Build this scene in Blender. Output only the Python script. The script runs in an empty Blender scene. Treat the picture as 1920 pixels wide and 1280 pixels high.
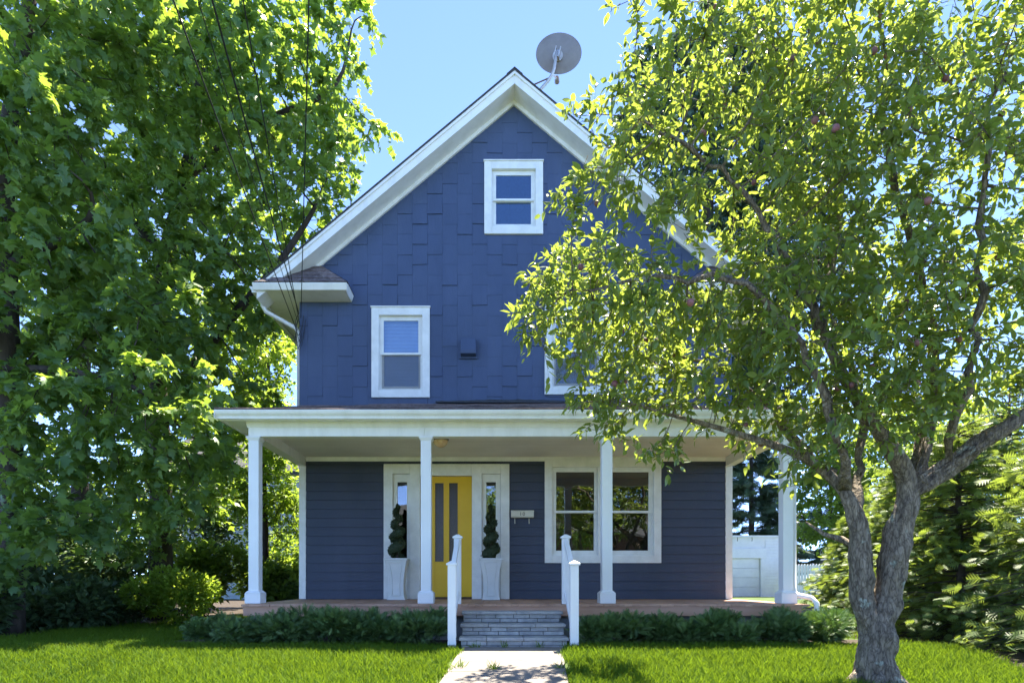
import bpy, math, random
import numpy as np
from mathutils import Vector, Matrix, noise

# ------------------------------------------------------------------ camera, sky, sun, exposure
scene = bpy.context.scene
col = scene.collection
F, CX, CY, H = 1130.0, 923.0, 1090.0, 0.775     # focal length in photo pixels, vanishing point, camera height
cam_d = bpy.data.cameras.new('camera'); cam = bpy.data.objects.new('camera', cam_d); col.objects.link(cam)
cam.location = (0, 0, H); cam.rotation_euler = (math.radians(90), 0, 0)
cam_d.sensor_width = 36; cam_d.lens = F / 1920 * 36
cam_d.shift_x = (960 - CX) / 1920; cam_d.shift_y = (CY - 640) / 1920
cam_d.clip_start = 0.05; cam_d.clip_end = 3000
scene.camera = cam

SUN_EL, SUN_X, SUN_Y = math.radians(67), 0.50, 0.866
world = bpy.data.worlds.new('World'); scene.world = world; world.use_nodes = True
wn = world.node_tree.nodes; wl = world.node_tree.links
sky = wn.new('ShaderNodeTexSky'); sky.sky_type = 'NISHITA'; sky.sun_disc = False
sky.sun_elevation = SUN_EL; sky.sun_rotation = math.atan2(SUN_X, SUN_Y) % (2 * math.pi)
sky.air_density = 0.36; sky.dust_density = 0.0; sky.ozone_density = 1.0; sky.altitude = 6000
bg = wn['Background']; bg.inputs['Strength'].default_value = 0.15
wl.new(sky.outputs['Color'], bg.inputs['Color'])
sun_d = bpy.data.lights.new('sun', 'SUN'); sun_d.energy = 2.2; sun_d.angle = math.radians(0.53); sun_d.color = (1.0, 0.91, 0.76)
sun = bpy.data.objects.new('sun', sun_d); col.objects.link(sun)
sdir = Vector((SUN_X * math.cos(SUN_EL), SUN_Y * math.cos(SUN_EL), math.sin(SUN_EL))).normalized()
sun.rotation_euler = sdir.to_track_quat('Z', 'Y').to_euler(); sun.location = (20, 20, 40)
vs = scene.view_settings
vs.view_transform = 'Standard'; vs.look = 'None'; vs.gamma = 1.0; vs.use_curve_mapping = False
vs.exposure = 3.42
cy = scene.cycles
cy.max_bounces = 8; cy.diffuse_bounces = 5; cy.glossy_bounces = 3; cy.transmission_bounces = 5; cy.transparent_max_bounces = 8
cy.use_denoising = True
cy.sample_clamp_indirect = 6.0

R = random.Random(7)

# ------------------------------------------------------------------ helpers
def at(px, py, Y):
    return Vector(((px - CX) / F * Y, Y, H - (py - CY) / F * Y))

class MB:
    def __init__(s): s.v = []; s.f = []; s.sm = False
    def face_block(s, vs_, fs):
        n = len(s.v); s.v += [tuple(v) for v in vs_]; s.f += [tuple(i + n for i in f) for f in fs]; return s
    def box(s, x0, x1, y0, y1, z0, z1):
        return s.face_block([(x0,y0,z0),(x1,y0,z0),(x1,y1,z0),(x0,y1,z0),(x0,y0,z1),(x1,y0,z1),(x1,y1,z1),(x0,y1,z1)],
            [(0,3,2,1),(4,5,6,7),(0,1,5,4),(1,2,6,5),(2,3,7,6),(3,0,4,7)])
    def frustum(s, cx, cy_, z0, z1, w0, w1, d0=None, d1=None):
        d0 = w0 if d0 is None else d0; d1 = w1 if d1 is None else d1
        a = [(cx-w0/2,cy_-d0/2,z0),(cx+w0/2,cy_-d0/2,z0),(cx+w0/2,cy_+d0/2,z0),(cx-w0/2,cy_+d0/2,z0)]
        b = [(cx-w1/2,cy_-d1/2,z1),(cx+w1/2,cy_-d1/2,z1),(cx+w1/2,cy_+d1/2,z1),(cx-w1/2,cy_+d1/2,z1)]
        return s.face_block(a + b, [(0,3,2,1),(4,5,6,7),(0,1,5,4),(1,2,6,5),(2,3,7,6),(3,0,4,7)])
    def prism(s, poly, axis, a0, a1):
        # poly: 2D points, extruded along axis; axis 'y': poly=(x,z); axis 'x': poly=(y,z); axis 'z': poly=(x,y)
        def p3(p, a):
            return (p[0], a, p[1]) if axis == 'y' else ((a, p[0], p[1]) if axis == 'x' else (p[0], p[1], a))
        n = len(poly)
        return s.face_block([p3(p, a0) for p in poly] + [p3(p, a1) for p in poly],
            [tuple(range(n)), tuple(range(2*n-1, n-1, -1))] + [(i, i+n, (i+1)%n+n, (i+1)%n) for i in range(n)])
    def tube(s, pts, rad, sides=8, cap=True):
        pts = [Vector(p) for p in pts]
        if not isinstance(rad, (list, tuple)): rad = [rad]*len(pts)
        n0 = len(s.v); up = None
        for i, p in enumerate(pts):
            d = (pts[min(i+1, len(pts)-1)] - pts[max(i-1, 0)])
            d = d.normalized() if d.length > 1e-9 else Vector((0,0,1))
            if up is None:
                up = d.orthogonal().normalized()
            up = (up - d*up.dot(d)); up = up.normalized() if up.length > 1e-6 else d.orthogonal().normalized()
            w = d.cross(up)
            for k in range(sides):
                a = 2*math.pi*k/sides
                s.v.append(tuple(p + (up*math.cos(a) + w*math.sin(a))*rad[i]))
        for i in range(len(pts)-1):
            for k in range(sides):
                a = n0+i*sides+k; b = n0+i*sides+(k+1)%sides
                s.f.append((a, b, b+sides, a+sides))
        if cap:
            s.f.append(tuple(n0+k for k in range(sides-1,-1,-1)))
            e = n0+(len(pts)-1)*sides
            s.f.append(tuple(e+k for k in range(sides)))
        return s
    def lathe(s, prof, cx=0, cy_=0, seg=24):
        n0 = len(s.v); m = len(prof)
        for k in range(seg):
            a = 2*math.pi*k/seg
            for r, z in prof: s.v.append((cx+r*math.cos(a), cy_+r*math.sin(a), z))
        for k in range(seg):
            for i in range(m-1):
                a = n0+k*m+i; b = n0+((k+1)%seg)*m+i
                s.f.append((a, b, b+1, a+1))
        return s
    def mesh(s, name, mat=None, smooth=False):
        me = bpy.data.meshes.new(name); me.from_pydata(s.v, [], s.f); me.validate(); me.update()
        if mat: me.materials.append(mat)
        if smooth: me.polygons.foreach_set('use_smooth', [True]*len(me.polygons))
        return me

WORLD = {}
def link(o, parent=None):
    col.objects.link(o)
    if parent is not None:
        o.parent = parent
        if parent.name in WORLD: o.matrix_parent_inverse = WORLD[parent.name].inverted()
    return o
def obj(name, mb, mat=None, parent=None, bevel=0, smooth=False):
    me = mb.mesh(name, mat, smooth) if isinstance(mb, MB) else mb
    o = link(bpy.data.objects.new(name, me), parent)
    if bevel:
        m = o.modifiers.new('bevel', 'BEVEL'); m.width = bevel; m.segments = 2; m.limit_method = 'ANGLE'
    return o
def tag(o, label, cat, group=None):
    o['label'] = label; o['category'] = cat
    if group: o['group'] = group
    return o
def thing(name, label, cat, loc=(0,0,0), group=None):
    o = bpy.data.objects.new(name, None); o.location = loc; o.empty_display_size = 0.2; col.objects.link(o)
    WORLD[o.name] = Matrix.Translation(loc)
    return tag(o, label, cat, group)
def struct(o): o['kind'] = 'structure'; return o
def stuff(o, label=None, cat=None):
    o['kind'] = 'stuff'
    if label: o['label'] = label
    if cat: o['category'] = cat
    return o

# 2D polygon clipping
def clip(poly, a, b, c):
    out = []
    for i in range(len(poly)):
        p, q = poly[i], poly[(i+1) % len(poly)]
        dp = a*p[0]+b*p[1]-c; dq = a*q[0]+b*q[1]-c
        if dp <= 1e-9: out.append(p)
        if (dp < -1e-9 and dq > 1e-9) or (dp > 1e-9 and dq < -1e-9):
            t = dp/(dp-dq); out.append((p[0]+(q[0]-p[0])*t, p[1]+(q[1]-p[1])*t))
    return out if len(out) >= 3 else []
def area(p): return abs(sum(p[i][0]*p[(i+1)%len(p)][1]-p[(i+1)%len(p)][0]*p[i][1] for i in range(len(p))))/2
def minus(polys, r):
    x0, x1, z0, z1 = r; out = []
    for p in polys:
        m = p
        for (a, b, c) in ((1,0,x0),(-1,0,-x1),(0,1,z0),(0,-1,-z1)):
            q = clip(m, a, b, c)
            if q and area(q) > 2e-4: out.append(q)
            m = clip(m, -a, -b, -c)
            if not m: break
    return out
def rect(x0, x1, z0, z1): return [(x0,z0),(x1,z0),(x1,z1),(x0,z1)]

# ------------------------------------------------------------------ materials
def new_mat(name):
    m = bpy.data.materials.new(name); m.use_nodes = True
    return m, m.node_tree.nodes, m.node_tree.links, m.node_tree.nodes['Principled BSDF']
def mat(name, c1, c2=None, rough=0.6, scale=3.0, detail=6, bump=0.0, bscale=40.0, spec=0.4, metal=0.0, stretch=None, obj_rand=0.0, lo=0.35, hi=0.65, bdist=0.01):
    m, n, l, p = new_mat(name)
    p.inputs['Roughness'].default_value = rough; p.inputs['Specular IOR Level'].default_value = spec; p.inputs['Metallic'].default_value = metal
    geo = n.new('ShaderNodeNewGeometry'); vec = geo.outputs['Position']
    if stretch:
        mp = n.new('ShaderNodeMapping'); mp.inputs['Scale'].default_value = stretch; l.new(vec, mp.inputs['Vector']); vec = mp.outputs['Vector']
    colr = None
    if c2 is not None:
        nz = n.new('ShaderNodeTexNoise'); nz.inputs['Scale'].default_value = scale; nz.inputs['Detail'].default_value = detail; nz.inputs['Roughness'].default_value = 0.65
        l.new(vec, nz.inputs['Vector'])
        rp = n.new('ShaderNodeValToRGB'); rp.color_ramp.elements[0].position = lo; rp.color_ramp.elements[1].position = hi
        rp.color_ramp.elements[0].color = (*c1, 1); rp.color_ramp.elements[1].color = (*c2, 1)
        l.new(nz.outputs['Fac'], rp.inputs['Fac']); colr = rp.outputs['Color']
    else:
        rgb = n.new('ShaderNodeRGB'); rgb.outputs[0].default_value = (*c1, 1); colr = rgb.outputs[0]
    if obj_rand:
        oi = n.new('ShaderNodeObjectInfo'); mr = n.new('ShaderNodeMapRange')
        mr.inputs['To Min'].default_value = 1-obj_rand; mr.inputs['To Max'].default_value = 1+obj_rand
        l.new(oi.outputs['Random'], mr.inputs['Value'])
        hs = n.new('ShaderNodeHueSaturation'); l.new(mr.outputs[0], hs.inputs['Value']); l.new(colr, hs.inputs['Color']); colr = hs.outputs['Color']
    l.new(colr, p.inputs['Base Color'])
    if bump:
        nb = n.new('ShaderNodeTexNoise'); nb.inputs['Scale'].default_value = bscale; nb.inputs['Detail'].default_value = 5; l.new(vec, nb.inputs['Vector'])
        bp = n.new('ShaderNodeBump'); bp.inputs['Strength'].default_value = bump; bp.inputs['Distance'].default_value = bdist
        l.new(nb.outputs['Fac'], bp.inputs['Height']); l.new(bp.outputs['Normal'], p.inputs['Normal'])
    return m
def leaf_mat(name, dark, light, trans, tmix=0.42, rough=0.45, spec=0.35, per_object=False):
    m, n, l, p = new_mat(name)
    p.inputs['Roughness'].default_value = rough; p.inputs['Specular IOR Level'].default_value = spec
    if per_object:
        oi = n.new('ShaderNodeObjectInfo'); v = oi.outputs['Random']
    else:
        a = n.new('ShaderNodeAttribute'); a.attribute_name = 'var'; v = a.outputs['Fac']
    def mixc(ca, cb):
        mx = n.new('ShaderNodeMix'); mx.data_type = 'RGBA'
        mx.inputs[6].default_value = (*ca, 1); mx.inputs[7].default_value = (*cb, 1); l.new(v, mx.inputs[0]); return mx.outputs[2]
    l.new(mixc(dark, light), p.inputs['Base Color'])
    t = n.new('ShaderNodeBsdfTranslucent'); l.new(mixc(tuple(c*0.75 for c in trans), trans), t.inputs['Color'])
    ms = n.new('ShaderNodeMixShader'); ms.inputs[0].default_value = tmix
    l.new(p.outputs[0], ms.inputs[1]); l.new(t.outputs[0], ms.inputs[2])
    l.new(ms.outputs[0], n['Material Output'].inputs['Surface'])
    return m
def glass_mat(name, tint=(0.9,0.93,0.95), refl=0.1, rough=0.01, gcol=(0.95,0.97,1)):
    m, n, l, p = new_mat(name)
    tr = n.new('ShaderNodeBsdfTransparent'); tr.inputs['Color'].default_value = (*tint, 1)
    gl = n.new('ShaderNodeBsdfGlossy'); gl.inputs['Roughness'].default_value = rough; gl.inputs['Color'].default_value = (*gcol, 1)
    fr = n.new('ShaderNodeFresnel'); fr.inputs['IOR'].default_value = 1.5
    ma = n.new('ShaderNodeMath'); ma.operation = 'ADD'; ma.inputs[1].default_value = refl; l.new(fr.outputs[0], ma.inputs[0])
    # old panes are never quite flat
    geo = n.new('ShaderNodeNewGeometry'); nz = n.new('ShaderNodeTexNoise'); nz.inputs['Scale'].default_value = 2.2; nz.inputs['Detail'].default_value = 1
    l.new(geo.outputs['Position'], nz.inputs['Vector'])
    bp = n.new('ShaderNodeBump'); bp.inputs['Strength'].default_value = 0.12; bp.inputs['Distance'].default_value = 0.02; l.new(nz.outputs['Fac'], bp.inputs['Height']); l.new(bp.outputs[0], gl.inputs['Normal'])
    ms = n.new('ShaderNodeMixShader'); l.new(ma.outputs[0], ms.inputs[0]); l.new(tr.outputs[0], ms.inputs[1]); l.new(gl.outputs[0], ms.inputs[2])
    l.new(ms.outputs[0], n['Material Output'].inputs['Surface'])
    return m

M = {}
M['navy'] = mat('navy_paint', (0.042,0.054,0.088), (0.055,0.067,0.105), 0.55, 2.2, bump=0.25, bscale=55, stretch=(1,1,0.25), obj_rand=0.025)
M['navy_sky_tint'] = mat('navy_paint_sky_tint', (0.049,0.074,0.143), (0.063,0.091,0.170), 0.5, 2.2, bump=0.25, bscale=55, stretch=(1,1,0.25), obj_rand=0.03)  # upper wall's navy, with the blue of the sky's light put into the colour
M['navy_plain'] = mat('navy_paint_plain', (0.048,0.063,0.118), (0.056,0.072,0.13), 0.55, 3)
M['white'] = mat('white_paint', (0.69,0.69,0.65), (0.84,0.84,0.81), 0.45, 5, bump=0.08, bscale=30, stretch=(1,1,0.3), lo=0.2, hi=0.55)
M['trim'] = mat('trim_paint', (0.74,0.74,0.70), (0.85,0.85,0.81), 0.42, 6, bump=0.05, bscale=60)
M['ceiling'] = mat('ceiling_paint', (0.78,0.73,0.64), (0.85,0.80,0.71), 0.6, 2, obj_rand=0.03)
M['vinyl'] = mat('white_vinyl', (0.78,0.79,0.79), (0.82,0.83,0.83), 0.35, 3)
M['roof'] = mat('roof_shingle', (0.10,0.075,0.075), (0.20,0.16,0.155), 0.9, 14, bump=0.6, bscale=120, obj_rand=0.25)
M['dark_roof'] = mat('dark_roof', (0.035,0.038,0.04), (0.07,0.07,0.07), 0.9, 20, bump=0.5, bscale=100)
M['deck'] = mat('deck_wood', (0.42,0.235,0.155), (0.56,0.34,0.235), 0.6, 5, bump=0.2, bscale=50, stretch=(1,0.2,1), obj_rand=0.12)
M['fascia_wood'] = mat('deck_fascia', (0.52,0.29,0.185), (0.62,0.37,0.25), 0.6, 5, bump=0.2, bscale=40, stretch=(0.2,1,1))
M['yellow'] = mat('yellow_door', (0.72,0.43,0.014), (0.78,0.48,0.02), 0.38, 2)
M['glass'] = glass_mat('window_glass', refl=0.08)
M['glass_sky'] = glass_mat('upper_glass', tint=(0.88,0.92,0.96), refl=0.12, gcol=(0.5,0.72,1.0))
M['glass_door'] = glass_mat('obscure_door_glass', tint=(0.7,0.68,0.68), refl=0.0, rough=0.35)
M['screen'] = mat('insect_screen', (0.16,0.17,0.18), (0.19,0.2,0.21), 0.8, 20)
M['curtain'] = mat('door_curtain', (0.26,0.22,0.21), (0.32,0.28,0.27), 0.8, 3)
M['blind'] = mat('blind', (0.72,0.73,0.72), (0.80,0.81,0.80), 0.6, 3)
M['dark'] = mat('interior', (0.05,0.04,0.035), (0.09,0.07,0.06), 0.9, 1)
M['concrete'] = mat('concrete', (0.15,0.132,0.115), (0.24,0.215,0.19), 0.9, 5, bump=0.35, bscale=60, lo=0.25, hi=0.7)
M['foundation'] = mat('foundation', (0.30,0.31,0.32), (0.42,0.43,0.44), 0.9, 5, bump=0.4, bscale=40)
M['block'] = mat('grey_block', (0.28,0.285,0.29), (0.46,0.46,0.45), 0.9, 9, bump=0.6, bscale=70, obj_rand=0.16)
M['mortar'] = mat('mortar', (0.12,0.12,0.12), (0.2,0.2,0.19), 0.95, 20)
M['slate'] = mat('bluestone', (0.23,0.24,0.245), (0.40,0.40,0.39), 0.8, 6, bump=0.4, bscale=50)
M['planter'] = mat('planter', (0.60,0.62,0.60), (0.68,0.69,0.67), 0.55, 4)
M['cream'] = mat('cream_metal', (0.62,0.58,0.46), (0.68,0.64,0.52), 0.4, 4)
M['ink'] = mat('numeral', (0.03,0.028,0.025), None, 0.5)
M['dish'] = mat('dish_grey', (0.20,0.18,0.18), (0.25,0.23,0.23), 0.6, 4)
M['galv'] = mat('galvanised', (0.42,0.40,0.40), (0.55,0.53,0.52), 0.4, 9, metal=0.5)
M['black'] = mat('black_rubber', (0.015,0.015,0.016), None, 0.5)
M['bronze'] = mat('bronze', (0.07,0.045,0.03), (0.12,0.075,0.05), 0.4, 9, metal=0.6)
M['amber'] = mat('amber_glass', (0.78,0.50,0.26), (0.92,0.72,0.46), 0.15, 24, spec=0.6)
M['grass'] = leaf_mat('grass_blade', (0.050,0.115,0.008), (0.125,0.20,0.016), (0.26,0.40,0.02), 0.36, 0.6, 0.15)
M['lawn'] = mat('lawn_soil', (0.040,0.075,0.012), (0.075,0.115,0.02), 0.95, 2.5, bump=0.5, bscale=60)
M['soil'] = mat('soil', (0.030,0.022,0.015), (0.065,0.048,0.032), 0.95, 9, bump=0.8, bscale=30)
M['asphalt'] = mat('asphalt', (0.10,0.10,0.098), (0.14,0.138,0.134), 0.9, 30, bump=0.4, bscale=200)
M['bark'] = mat('bark_grey', (0.085,0.065,0.050), (0.20,0.165,0.135), 0.9, 7, bump=1.0, bscale=35, stretch=(1,1,0.35))
M['bark_dark'] = mat('bark_dark', (0.035,0.028,0.022), (0.085,0.068,0.055), 0.9, 7, bump=0.9, bscale=30, stretch=(1,1,0.3))
M['lavender_white'] = mat('garage_white', (0.70,0.70,0.73), (0.78,0.78,0.80), 0.6, 3)
M['pale_blue'] = mat('pale_blue_siding', (0.42,0.50,0.58), (0.48,0.56,0.63), 0.7, 3)
M['car'] = mat('car_paint', (0.25,0.27,0.30), None, 0.3, spec=0.6)
M['car_glass'] = mat('car_glass', (0.02,0.025,0.03), None, 0.08, spec=0.8)
M['plum'] = mat('plum_skin', (0.15,0.055,0.070), (0.27,0.13,0.125), 0.6, 9, obj_rand=0.35)

# bark with pale lichen patches for the tree in front
def lichen_bark():
    m = mat('bark_lichen', (0.080,0.064,0.048), (0.36,0.30,0.225), 0.92, 24, bump=1.0, bscale=26, stretch=(1,1,0.3), lo=0.3, hi=0.72, bdist=0.05)
    n, l = m.node_tree.nodes, m.node_tree.links; p = n['Principled BSDF']
    src = p.inputs['Base Color'].links[0].from_socket
    geo = n.new('ShaderNodeNewGeometry'); nz = n.new('ShaderNodeTexNoise'); nz.inputs['Scale'].default_value = 7; nz.inputs['Detail'].default_value = 8
    l.new(geo.outputs['Position'], nz.inputs['Vector'])
    rp = n.new('ShaderNodeValToRGB'); rp.color_ramp.elements[0].position = 0.63; rp.color_ramp.elements[1].position = 0.67
    l.new(nz.outputs['Fac'], rp.inputs['Fac'])
    mx = n.new('ShaderNodeMix'); mx.data_type = 'RGBA'; l.new(rp.outputs['Color'], mx.inputs[0]); l.new(src, mx.inputs[6]); mx.inputs[7].default_value = (0.34,0.36,0.29,1)
    mp = n.new('ShaderNodeMapping'); mp.inputs['Scale'].default_value = (1,1,0.28); l.new(geo.outputs['Position'], mp.inputs['Vector'])
    vo = n.new('ShaderNodeTexVoronoi'); vo.feature = 'DISTANCE_TO_EDGE'; vo.inputs['Scale'].default_value = 30
    nd = n.new('ShaderNodeTexNoise'); nd.inputs['Scale'].default_value = 22; nd.inputs['Detail'].default_value = 4; l.new(mp.outputs['Vector'], nd.inputs['Vector'])
    vm = n.new('ShaderNodeVectorMath'); vm.operation = 'MULTIPLY_ADD'; vm.inputs[1].default_value = (0.09,0.09,0.09); l.new(nd.outputs['Color'], vm.inputs[0]); l.new(mp.outputs['Vector'], vm.inputs[2]); l.new(vm.outputs[0], vo.inputs['Vector'])
    r2 = n.new('ShaderNodeValToRGB'); r2.color_ramp.elements[0].position = 0.0; r2.color_ramp.elements[1].position = 0.16; r2.color_ramp.elements[0].color = (0.30,0.27,0.25,1); l.new(vo.outputs['Distance'], r2.inputs['Fac'])
    mu = n.new('ShaderNodeMix'); mu.data_type = 'RGBA'; mu.blend_type = 'MULTIPLY'; mu.inputs[0].default_value = 0.8; l.new(mx.outputs[2], mu.inputs[6]); l.new(r2.outputs['Color'], mu.inputs[7])
    l.new(mu.outputs[2], p.inputs['Base Color'])
    return m
M['bark_lichen'] = lichen_bark()

# leaves
LM = {}
def leaf_pair(key, *a, **k):
    LM[key] = leaf_mat(key, *a, **k); LM[key+'_one'] = leaf_mat(key+'_one', *a, per_object=True, **k)
leaf_pair('plum_leaf', (0.080,0.135,0.045), (0.165,0.225,0.065), (0.46,0.58,0.07), 0.44, 0.26, 0.6)
leaf_pair('maple_leaf', (0.070,0.150,0.062), (0.140,0.220,0.075), (0.42,0.60,0.06), 0.44, 0.40, 0.45)
leaf_pair('back_leaf', (0.070,0.135,0.050), (0.140,0.210,0.062), (0.44,0.60,0.06), 0.45, 0.5, 0.3)
leaf_pair('bright_leaf', (0.100,0.185,0.030), (0.20,0.29,0.05), (0.48,0.66,0.06), 0.5, 0.45, 0.35)
leaf_pair('hemlock', (0.055,0.110,0.040), (0.150,0.215,0.070), (0.38,0.50,0.06), 0.36, 0.5, 0.35)
leaf_pair('yew', (0.055,0.120,0.044), (0.165,0.255,0.085), (0.12,0.22,0.03), 0.22, 0.45, 0.35)
leaf_pair('pine', (0.030,0.062,0.040), (0.075,0.115,0.070), (0.12,0.2,0.06), 0.2, 0.5, 0.35)
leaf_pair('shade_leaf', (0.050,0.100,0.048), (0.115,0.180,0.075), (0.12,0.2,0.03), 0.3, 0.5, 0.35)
leaf_pair('topiary', (0.036,0.056,0.028), (0.100,0.125,0.055), (0.05,0.08,0.02), 0.15, 0.6, 0.25)

# ------------------------------------------------------------------ ground
GZ = [(-600,-0.82),(-4.0,-0.80),(-1.5,-0.62),(2.0,-0.40),(5.3,-0.13),(6.4,-0.03),(7.0,0.0),(600,0.0)]
def gz(y):
    return float(np.interp(y, [a for a, _ in GZ], [b for _, b in GZ]))
def ground_strip(name, xa, xb, y0, y1, dz, m, xf=None, n=None, nx=1):
    ys = sorted(set([y0, y1] + [a for a, _ in GZ if y0 < a < y1] + (list(np.linspace(y0, y1, n)) if n else [])))
    mb = MB(); vs_ = []; k = nx+1
    for y in ys:
        a, b = xf(y) if xf else (xa, xb)
        for i in range(k): vs_.append((a+(b-a)*i/nx, y, gz(y)+dz))
    mb.face_block(vs_, [(r*k+i, r*k+i+1, (r+1)*k+i+1, (r+1)*k+i) for r in range(len(ys)-1) for i in range(nx)])
    return obj(name, mb, m)
struct(ground_strip('ground', -600, 600, -600, 600, 0.0, M['lawn']))
def path_x(y):
    t = (7.0-y)/1.7
    return (-0.33-0.125*t, 0.80-0.135*t)
def bed_edge_left(y): return -6.75 + 0.22*min(max(y-8.0,0),6) + 0.12*math.sin(y*1.7)
struct(ground_strip('planting_bed_left', -30, -6, 6.2, 26, 0.006, M['soil'], lambda y: (-30, bed_edge_left(y)), 30, 3))
def bed_edge_right(y): return 5.15 + 0.12*math.sin(y*2.1) - 0.12*max(0, y-8)
struct(ground_strip('planting_bed_right', 5, 30, 4.0, 18, 0.006, M['soil'], lambda y: (bed_edge_right(y), 30), 30, 3))
struct(ground_strip('planting_bed_front', -4.1, 4.9, 7.05, 8.0, 0.008, M['soil']))
struct(ground_strip('sidewalk', -60, 60, -1.4, 0.1, 0.006, M['concrete']))
road = struct(ground_strip('road', -200, 200, -12.0, -4.2, 0.006, M['asphalt']))
kb = MB().box(-200, 200, -4.2, -4.05, -0.85, -0.68); struct(obj('kerb', kb, M['concrete']))

# ------------------------------------------------------------------ the house
house = thing('house', 'navy blue two-storey gabled house with white trim, porch and yellow door', 'house', (0.39, 10.1, 0))
WY, XL, XR, XC = 10.1, -3.225, 4.01, 0.36
DZ = 0.485                     # porch floor
RZ, SL = 9.03, 0.835           # ridge height and slope
EAVE_L, EAVE_R = -3.80, 4.52
RY = 9.72                      # face of the rake boards
def roofz(x): return RZ - SL*abs(x-XC)
FL_A = (-1.814, 0.286, DZ, 2.74)                       # door surround
WINS = {'down': (0.876, 2.824, 1.088, 2.813), 'up_left': (-2.02, -1.045, 3.85, 5.35), 'up_right': (0.876, 2.86, 3.90, 5.40), 'attic': (-0.134, 0.849, 6.58, 7.79)}
opens = [FL_A] + list(WINS.values())
def inset(r, d): return (r[0]+d, r[1]-d, r[2]+d, r[3]-d)

# front wall core with openings
pent = [(XL,0.0),(XR,0.0),(XR,roofz(XR)-0.05),(XC,RZ-0.05),(XL,roofz(XL)-0.05)]
polys = [pent]
for r in opens: polys = minus(polys, inset(r, 0.05) if r is not FL_A else (r[0]+0.05, r[1]-0.05, r[2], r[3]-0.05))
wall = MB()
for p in polys: wall.prism(p, 'y', WY+0.012, WY+0.16)
wall_o = obj('front_wall', wall, M['navy_plain'], house)
sides = MB(); BY = 21.0
sides.box(XL, XL+0.15, WY+0.16, BY, 0, roofz(XL)-0.06); sides.box(XR-0.15, XR, WY+0.16, BY, 0, roofz(XR)-0.06)
sides.prism(pent, 'y', BY, BY+0.15)
obj('side_wall', sides, M['navy_plain'], house)
rooms = MB()                        # floors and an inner wall so the rooms behind the panes are closed and dark
rooms.box(XL+0.16, XR-0.16, WY+0.17, BY-0.01, 0.30, 0.42); rooms.box(XL+0.16, XR-0.16, WY+0.17, BY-0.01, 3.0, 3.15)
rooms.box(XL+0.16, XR-0.16, WY+0.17, BY-0.01, 5.55, 5.65); rooms.box(XL+0.16, XR-0.16, 14.5, 14.6, 0.42, 5.5); rooms.box(0.45, 0.55, WY+0.17, 14.5, 0.42, 5.5)
obj('interior_wall', rooms, M['dark'], house)

# upper wall: wide shingles in staggered columns, each one a piece
def siding_piece(polys, z0, z1, yb, yt, yback):
    mb = MB()
    for p in polys:
        n = len(p)
        fy = lambda z: yb + (yt-yb)*(z-z0)/(z1-z0)
        mb.face_block([(x, fy(z), z) for x, z in p] + [(x, yback, z) for x, z in p],
            [tuple(range(n))] + [(i, i+n, (i+1)%n+n, (i+1)%n) for i in range(n)])
    return mb
pw, ph = 0.2506, 0.34
gable = [(XL-0.004,2.9),(XR+0.004,2.9),(XR+0.004,roofz(XR)-0.1),(XC,RZ-0.1),(XL-0.004,roofz(XL)-0.1)]
pieces = []
for i in range(30):
    for j in range(18):
        z0 = 3.02 + j*ph + (i % 2)*ph/2 + R.uniform(-0.006,0.006); x0 = XL - 0.004 + (i-0.45)*pw
        g = 0.0008
        q = rect(x0+g, x0+pw-g, z0, z0+ph+0.012)
        # the lower edge is seldom dead level
        q[0] = (q[0][0], q[0][1]+R.uniform(-0.006,0.006)); q[1] = (q[1][0], q[1][1]+R.uniform(-0.006,0.006))
        for (a, b, c) in ((-1,0,-(XL-0.004)),(1,0,XR+0.004),(SL,1,SL*XC+RZ-0.1),(-SL,1,-SL*XC+RZ-0.1)):
            q = clip(q, a, b, c)
            if not q: break
        if not q: continue
        ps = [q]
        for k in ('up_left','up_right','attic'): ps = minus(ps, inset(WINS[k], 0.03))
        a_ = sum(area(p) for p in ps)
        if a_ < 0.002: continue
        lift = 0.0055 + R.random()**3*0.017
        pieces.append((-(1 if (x0 < 1.75 and z0 > 3.45) else 0), -a_, siding_piece(ps, z0, z0+ph, WY-lift, WY-0.003, WY+0.011)))
pieces.sort(key=lambda t: t[:2])
for _, _, mb in pieces[:300]: obj('shingle', mb, M['navy_sky_tint'], wall_o)
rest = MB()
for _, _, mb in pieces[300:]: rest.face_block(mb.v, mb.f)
stuff(obj('shingle_field', rest, M['navy_sky_tint'], wall_o))

# lower wall: clapboards
cp = 0.150
for j in range(17):
    z0 = DZ + 0.004 + j*cp
    if z0 > 2.88: break
    ps = [rect(XL+0.10, XR-0.10, z0, min(z0+cp+0.008, 2.9))]
    for r in (FL_A, WINS['down']): ps = minus(ps, (r[0]+0.02, r[1]-0.02, r[2]-0.02 if r is FL_A else r[2]+0.02, r[3]-0.02))
    for p in ps:
        obj('clapboard', siding_piece([p], z0, z0+cp, WY-0.024, WY-0.006, WY+0.011), M['navy'], wall_o)

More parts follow.
